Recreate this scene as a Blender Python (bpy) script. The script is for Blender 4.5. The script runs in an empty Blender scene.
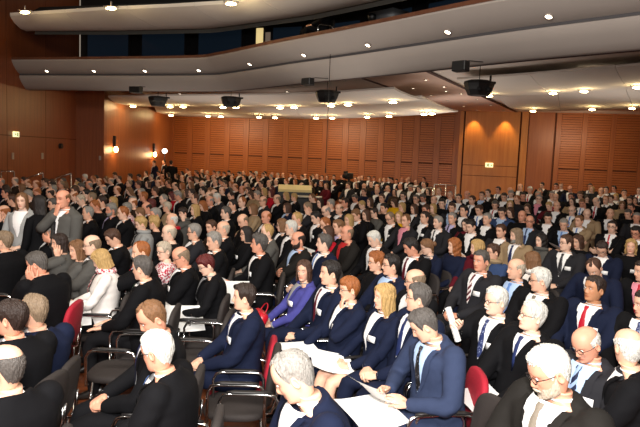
import bpy, bmesh, math, random
import numpy as np
from mathutils import Matrix, Vector
random.seed(7)
RNG = np.random.default_rng(11)
sc = bpy.context.scene
COL = sc.collection
PI = math.pi

# ------------------------------------------------------------------ camera model
F = 615.0
CAM = np.array([0.0, 0.0, 2.25])
PITCH = math.atan(58.5 / 615.0)
ROLL = math.radians(2.3)
_f = np.array([0, math.cos(PITCH), -math.sin(PITCH)])
_r = np.array([1.0, 0, 0])
_u = np.array([0, math.sin(PITCH), math.cos(PITCH)])
CR = _r * math.cos(ROLL) + _u * math.sin(ROLL)
CU = _u * math.cos(ROLL) - _r * math.sin(ROLL)


def ray(x, y):
    v = _f * F + CR * (x - 320) - CU * (y - 213.5)
    return v / v[1]


def at_z(x, y, z):
    v = ray(x, y)
    t = (z - 2.25) / v[2]
    return CAM + v * t


def at_d(x, y, d):
    return CAM + ray(x, y) * d


def at_line(x, y, p0, p1):
    """hit the vertical plane through plan points p0, p1"""
    v = ray(x, y)
    nx, ny = p1[1] - p0[1], -(p1[0] - p0[0])
    t = (nx * p0[0] + ny * p0[1]) / (nx * v[0] + ny * v[1])
    return CAM + v * t


cam_d = bpy.data.cameras.new('camera')
cam = bpy.data.objects.new('camera', cam_d)
COL.objects.link(cam)
cam_d.sensor_width = 36
cam_d.lens = 36 * F / 640
cam_d.clip_end = 200
cam.matrix_world = Matrix(((CR[0], CU[0], -_f[0], 0), (CR[1], CU[1], -_f[1], 0), (CR[2], CU[2], -_f[2], 2.25), (0, 0, 0, 1)))
sc.camera = cam

# ------------------------------------------------------------------ materials


def lin(c):
    if isinstance(c, str):
        c = [int(c[i:i + 2], 16) for i in (0, 2, 4)]
    return tuple((x / 255 / 12.92) if x / 255 <= .04045 else ((x / 255 + .055) / 1.055) ** 2.4 for x in c) + (1,)


MATS = {}


def new_mat(name):
    m = bpy.data.materials.new(name)
    m.use_nodes = True
    nt = m.node_tree
    b = nt.nodes['Principled BSDF']
    return m, nt, b


def node(nt, t, **kw):
    n = nt.nodes.new(t)
    for k, v in kw.items():
        if k in n.inputs:
            n.inputs[k].default_value = v
        else:
            setattr(n, k, v)
    return n


def mat(name, col, rough=.6, metal=0.0, noise=0, nscale=30, bump=0, bscale=200, stretch=None, spec=None, var=.25):
    if name in MATS:
        return MATS[name]
    m, nt, b = new_mat(name)
    c = lin(col)
    b.inputs['Base Color'].default_value = c
    b.inputs['Roughness'].default_value = rough
    b.inputs['Metallic'].default_value = metal
    if spec is not None:
        b.inputs['Specular IOR Level'].default_value = spec
    tc = node(nt, 'ShaderNodeTexCoord')
    vec = tc.outputs['Object']
    if stretch:
        mp = node(nt, 'ShaderNodeMapping')
        mp.inputs['Scale'].default_value = stretch
        nt.links.new(vec, mp.inputs['Vector'])
        vec = mp.outputs['Vector']
    if noise:
        n = node(nt, 'ShaderNodeTexNoise', Scale=nscale, Detail=4.0)
        nt.links.new(vec, n.inputs['Vector'])
        mx = node(nt, 'ShaderNodeMixRGB')
        mx.inputs[1].default_value = tuple(x * (1 - var) for x in c[:3]) + (1,)
        mx.inputs[2].default_value = tuple(min(1, x * (1 + var)) for x in c[:3]) + (1,)
        nt.links.new(n.outputs['Fac'], mx.inputs[0])
        nt.links.new(mx.outputs[0], b.inputs['Base Color'])
    if bump:
        n2 = node(nt, 'ShaderNodeTexNoise', Scale=bscale, Detail=3.0)
        nt.links.new(vec, n2.inputs['Vector'])
        bp = node(nt, 'ShaderNodeBump', Strength=bump, Distance=.01)
        nt.links.new(n2.outputs['Fac'], bp.inputs['Height'])
        nt.links.new(bp.outputs['Normal'], b.inputs['Normal'])
    MATS[name] = m
    return m


def emit(name, col, strength):
    if name in MATS:
        return MATS[name]
    m, nt, b = new_mat(name)
    b.inputs['Base Color'].default_value = lin(col)
    b.inputs['Emission Color'].default_value = lin(col)
    b.inputs['Emission Strength'].default_value = strength
    MATS[name] = m
    return m


def wood(name, c1, c2, scale=(6, 6, .35), rough=.42, seams=None):
    m, nt, b = new_mat(name)
    tc = node(nt, 'ShaderNodeTexCoord')
    mp = node(nt, 'ShaderNodeMapping')
    mp.inputs['Scale'].default_value = scale
    nt.links.new(tc.outputs['Object'], mp.inputs['Vector'])
    n = node(nt, 'ShaderNodeTexNoise', Scale=2.0, Detail=6.0, Roughness=.65)
    nt.links.new(mp.outputs['Vector'], n.inputs['Vector'])
    r = node(nt, 'ShaderNodeValToRGB')
    r.color_ramp.elements[0].position = .3
    r.color_ramp.elements[1].position = .7
    r.color_ramp.elements[0].color = lin(c1)
    r.color_ramp.elements[1].color = lin(c2)
    nt.links.new(n.outputs['Fac'], r.inputs['Fac'])
    nt.links.new(r.outputs['Color'], b.inputs['Base Color'])
    b.inputs['Roughness'].default_value = rough
    MATS[name] = m
    return m


def skin_mat(key):
    name = 'skin_' + key
    if name in MATS:
        return MATS[name]
    tones = {'p': 'e6b79c', 'r': 'dc9f84', 't': 'c08a66', 'l': 'eec6ae', 'd': '9c6a4c'}
    m, nt, b = new_mat(name)
    at = node(nt, 'ShaderNodeAttribute', attribute_name='tint')
    tc = node(nt, 'ShaderNodeTexCoord')
    n = node(nt, 'ShaderNodeTexNoise', Scale=22.0, Detail=3.0)
    nt.links.new(tc.outputs['Object'], n.inputs['Vector'])
    c = lin(tones[key])
    mx = node(nt, 'ShaderNodeMixRGB')
    mx.inputs[1].default_value = (c[0] * .93, c[1] * .86, c[2] * .84, 1)
    mx.inputs[2].default_value = (min(1, c[0] * 1.05), c[1] * 1.08, c[2] * 1.08, 1)
    nt.links.new(n.outputs['Fac'], mx.inputs[0])
    mu = node(nt, 'ShaderNodeMixRGB', blend_type='MULTIPLY')
    mu.inputs[0].default_value = 1
    nt.links.new(mx.outputs[0], mu.inputs[1])
    nt.links.new(at.outputs['Color'], mu.inputs[2])
    nt.links.new(mu.outputs[0], b.inputs['Base Color'])
    b.inputs['Roughness'].default_value = .5
    b.inputs['Specular IOR Level'].default_value = .35
    MATS[name] = m
    return m


HAIRC = {'g': '8d8983', 'w': 'd8d3c8', 's': '55504c', 'k': '1d1715', 'b': '4a3022', 'l': '7a5638', 'y': 'b8965f', 'o': '9a5a2c', 'r': '5a1a18', 'd': '2e201a', 'e': '84705a', 'm': 'b8ab98'}
HAIRN = {'g': 'grey', 'w': 'white', 's': 'dark grey', 'k': 'black', 'b': 'brown', 'l': 'light brown', 'y': 'blonde', 'o': 'ginger', 'r': 'red', 'd': 'dark brown', 'e': 'sandy grey', 'm': 'pale grey'}


def hair_mat(k):
    return mat('hair_' + k, HAIRC[k], .5, noise=1, nscale=26, bump=.8, bscale=40, stretch=(5, 5, 1.0), var=.62)


SUITC = {'K': '0d0d10', 'D': '26262a', 'N': '141b31', 'B': '303a54', 'G': '555451', 'T': '9a8467', 'W': 'e9e4df', 'V': '45458a', 'R': '5a1522', 'L': '9a9c9c', 'O': '33271f', 'Y': 'd8a818', 'C': '1e1c1a', 'P': 'c9788a', 'J': '34466b', 'E': 'b2182a'}
SUITN = {'K': 'black', 'D': 'charcoal', 'N': 'navy', 'B': 'blue-grey', 'G': 'grey', 'T': 'tan', 'W': 'white', 'V': 'violet-blue', 'R': 'burgundy', 'L': 'light grey', 'O': 'dark brown', 'Y': 'yellow', 'C': 'dark grey', 'P': 'red-patterned', 'J': 'denim-blue', 'E': 'red'}
SHIRTC = {'w': 'f2f2f2', 'b': 'a9c3e6', 'k': '141416', 'r': 'b01c20', 'p': 'd98b9c', 'y': 'd8a818', 'g': '8f9092', 'l': 'b9b2d8', 'n': '20283e', 't': 'b59c7c'}
TIEC = {'k': '101012', 'n': '1c2a58', 'r': 'b3122a', 'b': '5f86c4', 'g': '3a5a46', 'd': '5a1020', 's': 'stripe', 'p': 'dots', 'o': '9a5a20', 'h': '7d7468', 'x': 'pattern', 'z': 'bluestripe'}
TIEN = {'k': 'black', 'n': 'navy', 'r': 'red', 'b': 'blue', 'g': 'green', 'd': 'dark red', 's': 'striped', 'p': 'dotted blue', 'o': 'orange', 'h': 'grey-brown', 'x': 'patterned black', 'z': 'striped blue'}


def cloth(k):
    if k == 'P':
        if 'cloth_P' in MATS:
            return MATS['cloth_P']
        m, nt, b = new_mat('cloth_P')
        tc = node(nt, 'ShaderNodeTexCoord')
        v = node(nt, 'ShaderNodeTexVoronoi', Scale=45.0)
        nt.links.new(tc.outputs['Object'], v.inputs['Vector'])
        r = node(nt, 'ShaderNodeValToRGB')
        r.color_ramp.interpolation = 'CONSTANT'
        r.color_ramp.elements[0].color = lin('b4253f')
        r.color_ramp.elements[1].color = lin('eadada')
        r.color_ramp.elements[1].position = .48
        nt.links.new(v.outputs['Distance'], r.inputs['Fac'])
        nt.links.new(r.outputs['Color'], b.inputs['Base Color'])
        b.inputs['Roughness'].default_value = .85
        MATS['cloth_P'] = m
        return m
    return mat('cloth_' + k, SUITC[k], .85, noise=1, nscale=9, bump=.35, bscale=14, spec=.15, var=.18)


def trouser(k):
    k = {'W': 'K', 'V': 'N', 'T': 'O', 'L': 'D', 'P': 'K', 'Y': 'K', 'R': 'K', 'J': 'N', 'E': 'K'}.get(k, k)
    return cloth(k)


def shirtm(k):
    return mat('shirt_' + k, SHIRTC[k], .75, bump=.15, bscale=40)


def tiem(k):
    nm = 'tie_' + k
    if nm in MATS:
        return MATS[nm]
    c = TIEC[k]
    if len(c) == 6 and c not in ('stripe',):
        return mat(nm, c, .5, noise=1, nscale=120)
    m, nt, b = new_mat(nm)
    tc = node(nt, 'ShaderNodeTexCoord')
    r = node(nt, 'ShaderNodeValToRGB')
    r.color_ramp.interpolation = 'CONSTANT'
    a, bb, w, pos = {'stripe': ('5a1020', 'e6dcd8', 'W', .5), 'bluestripe': ('18223e', '8ea6c8', 'W', .6), 'dots': ('2a3560', 'aab4d8', 'V', .0), 'pattern': ('131316', '7d7d86', 'V', .0)}[c]
    if w == 'W':
        t = node(nt, 'ShaderNodeTexWave', Scale=11.0)
        t.bands_direction = 'DIAGONAL'
        nt.links.new(tc.outputs['Object'], t.inputs['Vector'])
        nt.links.new(t.outputs['Fac'], r.inputs['Fac'])
        r.color_ramp.elements[0].color = lin(a)
        r.color_ramp.elements[1].color = lin(bb)
        r.color_ramp.elements[1].position = pos
    else:
        t = node(nt, 'ShaderNodeTexVoronoi', Scale=70.0)
        nt.links.new(tc.outputs['Object'], t.inputs['Vector'])
        nt.links.new(t.outputs['Distance'], r.inputs['Fac'])
        r.color_ramp.elements[0].color = lin(bb)
        r.color_ramp.elements[1].color = lin(a)
        r.color_ramp.elements[1].position = .28
    nt.links.new(r.outputs['Color'], b.inputs['Base Color'])
    b.inputs['Roughness'].default_value = .5
    MATS[nm] = m
    return m


# ------------------------------------------------------------------ mesh helpers
class MB:
    def __init__(s):
        s.v, s.f, s.m, s.t, s.n = [], [], [], [], 0

    def add(s, verts, faces, mi=0, tint=None):
        verts = np.asarray(verts, float).reshape(-1, 3)
        s.v.append(verts)
        s.f += [tuple(i + s.n for i in f) for f in faces]
        s.m += [mi] * len(faces)
        s.t.append(np.ones((len(verts), 3)) if tint is None else np.asarray(tint))
        s.n += len(verts)

    def mb(s, o, mi=0):
        s.add(np.vstack(o.v), o.f, mi, np.vstack(o.t))

    def box(s, c, size, mi=0, R=None):
        h = np.asarray(size) / 2
        v = np.array([[x, y, z] for x in (-1, 1) for y in (-1, 1) for z in (-1, 1)]) * h
        if R is not None:
            v = v @ np.asarray(R).T
        s.add(v + np.asarray(c), [(0, 1, 3, 2), (4, 6, 7, 5), (0, 4, 5, 1), (2, 3, 7, 6), (0, 2, 6, 4), (1, 5, 7, 3)], mi)

    def rings(s, rings, closed=True, cap0=True, cap1=True, mi=0, tint=None):
        """rings: array (R, C, 3)"""
        rings = np.asarray(rings, float)
        R, C = rings.shape[:2]
        v = rings.reshape(-1, 3)
        f = []
        for i in range(R - 1):
            for j in range(C if closed else C - 1):
                k = (j + 1) % C
                f.append((i * C + j, i * C + k, (i + 1) * C + k, (i + 1) * C + j))
        if cap0 and closed:
            f.append(tuple(range(C - 1, -1, -1)))
        if cap1 and closed:
            f.append(tuple((R - 1) * C + j for j in range(C)))
        s.add(v, f, mi, tint)

    def tube(s, path, rad, n=8, mi=0, ry=None, up=(0, 0, 1), cap=True):
        P = np.asarray(path, float)
        rad = np.broadcast_to(np.asarray(rad, float), (len(P),))
        ryy = rad if ry is None else np.broadcast_to(np.asarray(ry, float), (len(P),))
        T = np.gradient(P, axis=0)
        T /= np.linalg.norm(T, axis=1)[:, None] + 1e-12
        up = np.asarray(up, float)
        if abs(T[0] @ up) > .95:
            up = np.array([0, 1.0, 0]) if abs(T[0][1]) < .9 else np.array([1.0, 0, 0])
        a = np.cross(up, T[0])
        a /= np.linalg.norm(a)
        th = np.linspace(0, 2 * PI, n, endpoint=False)
        out = []
        for i in range(len(P)):
            a = a - (a @ T[i]) * T[i]
            a /= np.linalg.norm(a)
            b = np.cross(T[i], a)
            out.append(P[i] + np.outer(np.cos(th) * rad[i], a) + np.outer(np.sin(th) * ryy[i], b))
        s.rings(out, True, cap, cap, mi)

    def capsule(s, path, rad, n=8, mi=0):
        """tube with rounded ends"""
        P = np.asarray(path, float)
        rad = np.broadcast_to(np.asarray(rad, float), (len(P),)).copy()
        d0 = (P[0] - P[1]) / np.linalg.norm(P[0] - P[1])
        d1 = (P[-1] - P[-2]) / np.linalg.norm(P[-1] - P[-2])
        PP = [P[0] + d0 * rad[0] * .95, P[0] + d0 * rad[0] * .65] + list(P) + [P[-1] + d1 * rad[-1] * .65, P[-1] + d1 * rad[-1] * .95]
        rr = [rad[0] * .25, rad[0] * .72] + list(rad) + [rad[-1] * .72, rad[-1] * .25]
        s.tube(PP, rr, n, mi)

    def ell(s, c, r, n=12, m=8, mi=0, R=None):
        th = np.linspace(0, 2 * PI, n, endpoint=False)
        out = []
        for k in range(m + 1):
            a = -PI / 2 + PI * k / m
            cr = max(.02, math.cos(a))
            p = np.stack([np.cos(th) * cr * r[0], np.sin(th) * cr * r[1], np.full(n, math.sin(a) * r[2])], 1)
            if R is not None:
                p = p @ np.asarray(R).T
            out.append(p + np.asarray(c))
        s.rings(out, mi=mi)

    def mesh(s, name, smooth=True, tint=False):
        me = bpy.data.meshes.new(name)
        V = np.vstack(s.v) if s.v else np.zeros((0, 3))
        me.from_pydata(V.tolist(), [], s.f)
        if any(s.m):
            me.polygons.foreach_set('material_index', s.m)
        if smooth:
            me.polygons.foreach_set('use_smooth', [True] * len(s.f))
        if tint:
            a = me.color_attributes.new('tint', 'FLOAT_COLOR', 'POINT')
            T = np.vstack(s.t)
            a.data.foreach_set('color', np.hstack([T, np.ones((len(T), 1))]).astype(np.float32).ravel())
        me.update()
        return me


def shell(grid, keep, thick, closed=True):
    """solid shell of a grid (R,C,3) of outer points with inner = outer - thick*nrm where keep faces"""
    G = np.asarray(grid)
    R, C = G.shape[:2]
    return G, keep


def link(name, me, mats, parent=None, loc=None, rz=None):
    o = bpy.data.objects.new(name, me)
    COL.objects.link(o)
    if not isinstance(mats, (list, tuple)):
        mats = [mats]
    if me is not None and len(me.materials) == 0:
        for m in mats:
            me.materials.append(m)
    if parent is not None:
        o.parent = parent
    if loc is not None:
        o.location = loc
    if rz is not None:
        o.rotation_euler = (0, 0, rz)
    return o


def tag(o, label=None, cat=None, group=None, kind=None):
    if label:
        o['label'] = label
    if cat:
        o['category'] = cat
    if group:
        o['group'] = group
    if kind:
        o['kind'] = kind
    return o


def empty(name, loc=(0, 0, 0), rz=0):
    o = bpy.data.objects.new(name, None)
    o.empty_display_size = .1
    COL.objects.link(o)
    o.location = loc
    o.rotation_euler = (0, 0, rz)
    return o


TMP = bpy.data.scenes.new('tmp')


def bake(me, mods):
    """run modifiers on a mesh in a scratch scene and return the result"""
    o = bpy.data.objects.new('tmp', me)
    TMP.collection.objects.link(o)
    others = []
    for t, kw in mods:
        m = o.modifiers.new('m', t)
        for k, v in kw.items():
            if isinstance(v, bpy.types.Mesh):
                q = bpy.data.objects.new('tmpq', v)
                TMP.collection.objects.link(q)
                others.append(q)
                v = q
            setattr(m, k, v)
    vl = TMP.view_layers[0]
    vl.update()
    dg = vl.depsgraph
    dg.update()
    r = bpy.data.meshes.new_from_object(o.evaluated_get(dg), depsgraph=dg)
    for q in others + [o]:
        bpy.data.objects.remove(q)
    return r


def me_arrays(me):
    v = np.empty(len(me.vertices) * 3, np.float32)
    me.vertices.foreach_get('co', v)
    return v.reshape(-1, 3).astype(float), [tuple(p.vertices) for p in me.polygons]
# ------------------------------------------------------------------ heads
HZ = np.array([-.118, -.112, -.104, -.096, -.08, -.06, -.04, -.02, 0, .02, .045, .07, .09, .104, .113, .118])
HW = np.array([.030, .040, .046, .051, .0575, .0625, .0665, .0705, .0735, .0755, .0755, .0705, .060, .045, .028, .004])
HFm = np.array([.058, .070, .077, .080, .081, .082, .083, .084, .085, .089, .0885, .082, .069, .050, .030, .004])
HB = np.array([.045, .050, .054, .058, .066, .078, .087, .094, .098, .100, .099, .092, .079, .060, .037, .004])


def front_cols(n):
    th = np.linspace(-PI, PI, n, endpoint=False)
    return th - .52 * np.sin(th)          # denser towards the face (phi = 0)


def head_pt(phi, z, P, feat=True):
    """head surface in head space: face towards +y, z from chin (-.118) to crown (.118)"""
    w = np.interp(z, HZ, HW) * P['w']
    lowf = np.clip((-z - .02) / .09, 0, 1)
    w = w * (1 + (P['jaw'] - 1) * lowf)
    f = np.interp(z, HZ, HFm)
    b = np.interp(z, HZ, HB)
    s, c = np.sin(phi), np.cos(phi)
    e = .92
    x = w * np.sign(s) * np.abs(s) ** e
    y = np.where(c > 0, f, b) * np.sign(c) * np.abs(c) ** e
    if feat:
        fr = np.clip(c, 0, 1) ** .5
        g = lambda x0, z0, sx, sz: np.exp(-((x - x0) / sx) ** 2 - ((z - z0) / sz) ** 2)
        d = np.zeros_like(x)
        na = np.interp(z, [-.056, -.047, -.04, -.03, -.01, .008, .022], [0, .010, .021, .022, .013, .006, 0]) * P['nose']
        ns = np.interp(z, [-.05, -.038, -.02, .01], [.017, .0155, .0105, .0085])
        d += na * np.exp(-(x / ns) ** 2)
        for sg in (-1, 1):
            d += -.0105 * g(sg * .031, .004, .015, .011)
            d += .0050 * g(sg * .030, .0215, .02, .008)
            d += .0045 * g(sg * .042, -.028, .018, .018)
            d += .0055 * g(sg * .031, .003, .009, .006)
            d += .003 * g(sg * .014, -.041, .007, .006) * P['nose']
            d += -.0035 * g(sg * .028, -.052, .01, .014) * P['age']
        d += .0055 * g(0, -.0655, .021, .005) + .0062 * g(0, -.0745, .018, .005)
        d += -.0045 * g(0, -.0700, .022, .0026)
        d += -.005 * g(0, -.083, .02, .006)
        d += .006 * g(0, -.100, .017, .011)
        y = y + d * fr
    return np.stack([x, y, z + 0 * x], -1)


def head_tint(phi, z, x, P):
    c = np.cos(phi)
    T = np.ones(phi.shape + (3,))
    g = lambda x0, z0, sx, sz: np.exp(-((x - x0) / sx) ** 2 - ((z - z0) / sz) ** 2) * (c > 0)

    def mul(m, col):
        for k in range(3):
            T[..., k] *= 1 - m * (1 - col[k])
    lips = P.get('lip', (.86, .6, .58))
    mul(np.clip(1.6 * g(0, -.070, .022, .008), 0, 1), lips)
    mul(np.clip(1.5 * g(0, -.070, .022, .0018), 0, 1), (.5, .35, .33))
    for sg in (-1, 1):
        mul(np.clip(1.7 * g(sg * .031, .0235, .018, .0055), 0, 1), P['brow'])
        mul(np.clip(1.5 * g(sg * .031, .004, .013, .006), 0, 1), (.34, .27, .26) if not P.get('eyes') else (.72, .55, .52))
        mul(.5 * g(sg * .043, -.03, .016, .016), (1, .84, .82))
        mul(np.clip(1.4 * g(sg * .009, -.047, .004, .003), 0, .8), (.45, .32, .3))
    mul(.4 * g(0, -.036, .014, .012), (1, .82, .8))
    if P.get('stub', 0):
        m = P['stub'] * np.clip(((-z - .045) / .02), 0, 1) * (np.abs(phi) < 1.5) * (1 - np.clip(1.6 * g(0, -.070, .020, .006), 0, 1))
        mul(m, (.62, .6, .6))
    return T


EARP = dict()


def add_ear(mb, sg, R, c):
    mb2 = MB()
    n = 10
    th = np.linspace(0, 2 * PI, n, endpoint=False)
    rr = []
    for t, sx in ((0, .75), (.006, 1.0), (.012, 1.08), (.0165, .95), (.0135, .62), (.009, .4)):
        y = np.cos(th) * .0165 * sx
        z = np.sin(th) * .031 * sx * np.where(np.sin(th) < 0, .95, 1.0)
        x = np.full(n, t)
        rr.append(np.stack([sg * (.0695 + x + .25 * np.clip(-y, 0, 1)), -.012 + y - .12 * z * -1, -.012 + z], 1))
    rr = np.array(rr)
    if sg < 0:
        rr = rr[:, ::-1]
    mb2.rings(rr)
    mb.add(np.vstack(mb2.v) @ R.T + c, mb2.f, 0, np.tile([[1, .88, .86]], (mb2.n, 1)))


# ------------------------------------------------------------------ hands
def hand_raw(curl, spread=.06, thumb_in=.0):
    """right hand, wrist at origin, fingers towards +y, palm facing -z, thumb on -x side"""
    m = MB()
    n = 12
    th = np.linspace(0, 2 * PI, n, endpoint=False)
    prof = [(-.03, .026, .020, 0), (0, .027, .018, 0), (.02, .034, .017, 0), (.05, .042, .0165, .002), (.075, .0435, .015, .002), (.092, .041, .0125, 0), (.100, .034, .009, 0)]
    m.rings([np.stack([np.sign(np.cos(th)) * np.abs(np.cos(th)) ** .8 * w + x0, np.full(n, y), np.sin(th) * h], 1) for y, w, h, x0 in prof])
    bases = [(-.030, .090, .072), (-.0095, .097, .081), (.0115, .094, .075), (.031, .085, .058)]
    for i, (bx, by, L) in enumerate(bases):
        ang = -spread * (1.5 - i)
        a = 0
        p = np.array([bx, by - .018, .0])
        path = [p.copy(), np.array([bx, by, .002])]
        p = path[-1].copy()
        for k, fr in enumerate((.45, .31, .24)):
            a += curl[i] * (1.0, 1.15, .8)[k]
            dr = np.array([math.sin(ang) * math.cos(a), math.cos(ang) * math.cos(a), -math.sin(a)])
            p = p + dr * L * fr
            path.append(p.copy())
        r = .0088 - .0009 * (i == 3)
        m.capsule(path, [r, r, r * .98, r * .9, r * .78], 8)
    t0 = np.array([-.024, .022, -.004])
    d1 = np.array([-.72 + thumb_in, .60, -.35])
    d1 /= np.linalg.norm(d1)
    d2 = np.array([-.32 + thumb_in, .88, -.35])
    d2 /= np.linalg.norm(d2)
    m.capsule([t0, t0 + d1 * .04, t0 + d1 * .04 + d2 * .03, t0 + d1 * .04 + d2 * .052], [.0145, .0115, .0105, .0085], 8)
    me = m.mesh('hand')
    return me


HANDS = {}


def make_hands():
    for nm, curl, sp, ti in (('relax', (.25, .3, .34, .38), .05, .1), ('flat', (.08, .07, .08, .1), .10, 0), ('fist', (.75, .78, .8, .82), .02, .25), ('grip', (.52, .55, .58, .6), .03, .3)):
        raw = hand_raw(curl, sp, ti)
        hi = bake(raw, [('REMESH', dict(mode='VOXEL', voxel_size=.0034)), ('SMOOTH', dict(factor=.5, iterations=2)), ('DECIMATE', dict(ratio=.42))])
        lo = bake(raw, [('REMESH', dict(mode='VOXEL', voxel_size=.0045)), ('DECIMATE', dict(ratio=.10))])
        HANDS[nm] = (me_arrays(hi), me_arrays(lo))


make_hands()


def rot_z(a):
    c, s = math.cos(a), math.sin(a)
    return np.array([[c, -s, 0], [s, c, 0], [0, 0, 1.0]])


def rot_x(a):
    c, s = math.cos(a), math.sin(a)
    return np.array([[1.0, 0, 0], [0, c, -s], [0, s, c]])


def rot_y(a):
    c, s = math.cos(a), math.sin(a)
    return np.array([[c, 0, s], [0, 1.0, 0], [-s, 0, c]])


def unit(v):
    return np.asarray(v, float) / (np.linalg.norm(v) + 1e-12)


def ik(a, b, l1, l2, hint):
    d = b - a
    L = np.linalg.norm(d)
    if L > (l1 + l2) * .995:
        b = a + d / L * (l1 + l2) * .995
        d = b - a
        L = np.linalg.norm(d)
    x = (l1 * l1 - l2 * l2 + L * L) / (2 * L)
    h = math.sqrt(max(1e-6, l1 * l1 - x * x))
    u = d / L
    n = hint - (hint @ u) * u
    n = unit(n)
    return a + u * x + n * h, b


def smooth_path(pts, k=4):
    """Catmull-Rom through points"""
    P = [np.asarray(p, float) for p in pts]
    P = [2 * P[0] - P[1]] + P + [2 * P[-1] - P[-2]]
    out = []
    for i in range(1, len(P) - 2):
        for t in np.linspace(0, 1, k, endpoint=False):
            a, b, c, d = P[i - 1:i + 3]
            out.append(.5 * ((2 * b) + (-a + c) * t + (2 * a - 5 * b + 4 * c - d) * t * t + (-a + 3 * b - 3 * c + d) * t ** 3))
    out.append(P[-2])
    return np.array(out)


def interp_path(path, vals, n):
    return np.interp(np.linspace(0, 1, n), np.linspace(0, 1, len(vals)), vals)


# ------------------------------------------------------------------ torso
TT = np.array([-.14, -.10, -.03, .08, .20, .34, .50, .66, .78, .86, .92, .96, 1.0])
TW = np.array([.09, .150, .178, .182, .170, .162, .168, .178, .186, .186, .166, .122, .066])
TF = np.array([.05, .095, .120, .128, .130, .128, .132, .138, .132, .116, .094, .074, .058])
TB = np.array([.06, .105, .125, .122, .110, .106, .114, .122, .124, .118, .102, .084, .066])


class Body:
    def __init__(s, q):
        """q: spec dict; all in person space: floor z=0, pelvis over the origin, facing +y"""
        fem = q['sex'] == 'w'
        s.fem = fem
        s.bel = q.get('belly', .03 if not fem else .01)
        s.wid = q.get('wid', .97 if fem else 1.10) * 1.04
        s.lean = q.get('lean', .06)
        s.side = q.get('side', 0)
        s.stand = q['pose'].startswith('stand')
        s.P = np.array([0, 0, .50]) if not s.stand else np.array([0, 0, .93])
        s.L = .56 if not s.stand else .54
        s.up = unit([math.sin(s.side), math.sin(s.lean), math.cos(s.lean)])
        s.fw = unit(np.array([0, 1.0, 0]) - s.up[1] * s.up)
        s.X = np.cross(s.fw, s.up)
        s.N = s.P + s.up * s.L
        s.hunch = q.get('hunch', 0)
        yaw, pitch, roll = q.get('yaw', 0), q.get('pitch', 0), q.get('roll', 0)
        s.HR = rot_z(yaw) @ rot_y(roll) @ rot_x(-pitch)
        bend = rot_z(yaw * .5) @ rot_x(-pitch * .55 - s.lean * .5)
        s.H = s.N + bend @ np.array([0, .036, .129])

    def c(s, t):
        bow = .018 * math.sin(PI * min(1, max(0, t))) * -1
        fwd = .05 * s.hunch * max(0, t - .5) ** 1.5
        return s.P + s.up * s.L * t + s.fw * (bow + fwd)

    def dims(s, t, off=0):
        w = np.interp(t, TT, TW) * s.wid + off
        f = np.interp(t, TT, TF) + off
        b = np.interp(t, TT, TB) + off
        f += s.bel * np.exp(-((t - .25) / .2) ** 2)
        if s.fem:
            f += .026 * np.exp(-((t - .62) / .12) ** 2)
            w -= .012 * np.exp(-((t - .38) / .15) ** 2)
        return w, f, b

    def ring(s, t, n, off=0, phi=None):
        w, f, b = s.dims(t, off)
        if phi is None:
            phi = front_cols(n) if False else np.linspace(-PI, PI, n, endpoint=False)
        sn, cs = np.sin(phi), np.cos(phi)
        e = .88
        x = w * np.sign(sn) * np.abs(sn) ** e
        y = np.where(cs > 0, f, b) * np.sign(cs) * np.abs(cs) ** e
        return s.c(t) + np.outer(x, s.X) + np.outer(y, s.fw)

    def front(s, t, x, off):
        """point on the chest at spine height t and sideways x, lifted by off"""
        w, f, b = s.dims(t, 0.018)
        k = min(.999, abs(x) / w)
        sn = k ** (1 / .88)
        y = f * (math.sqrt(max(0, 1 - sn * sn))) ** .88
        return s.c(t) + s.X * x + s.fw * (y + off)


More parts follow.
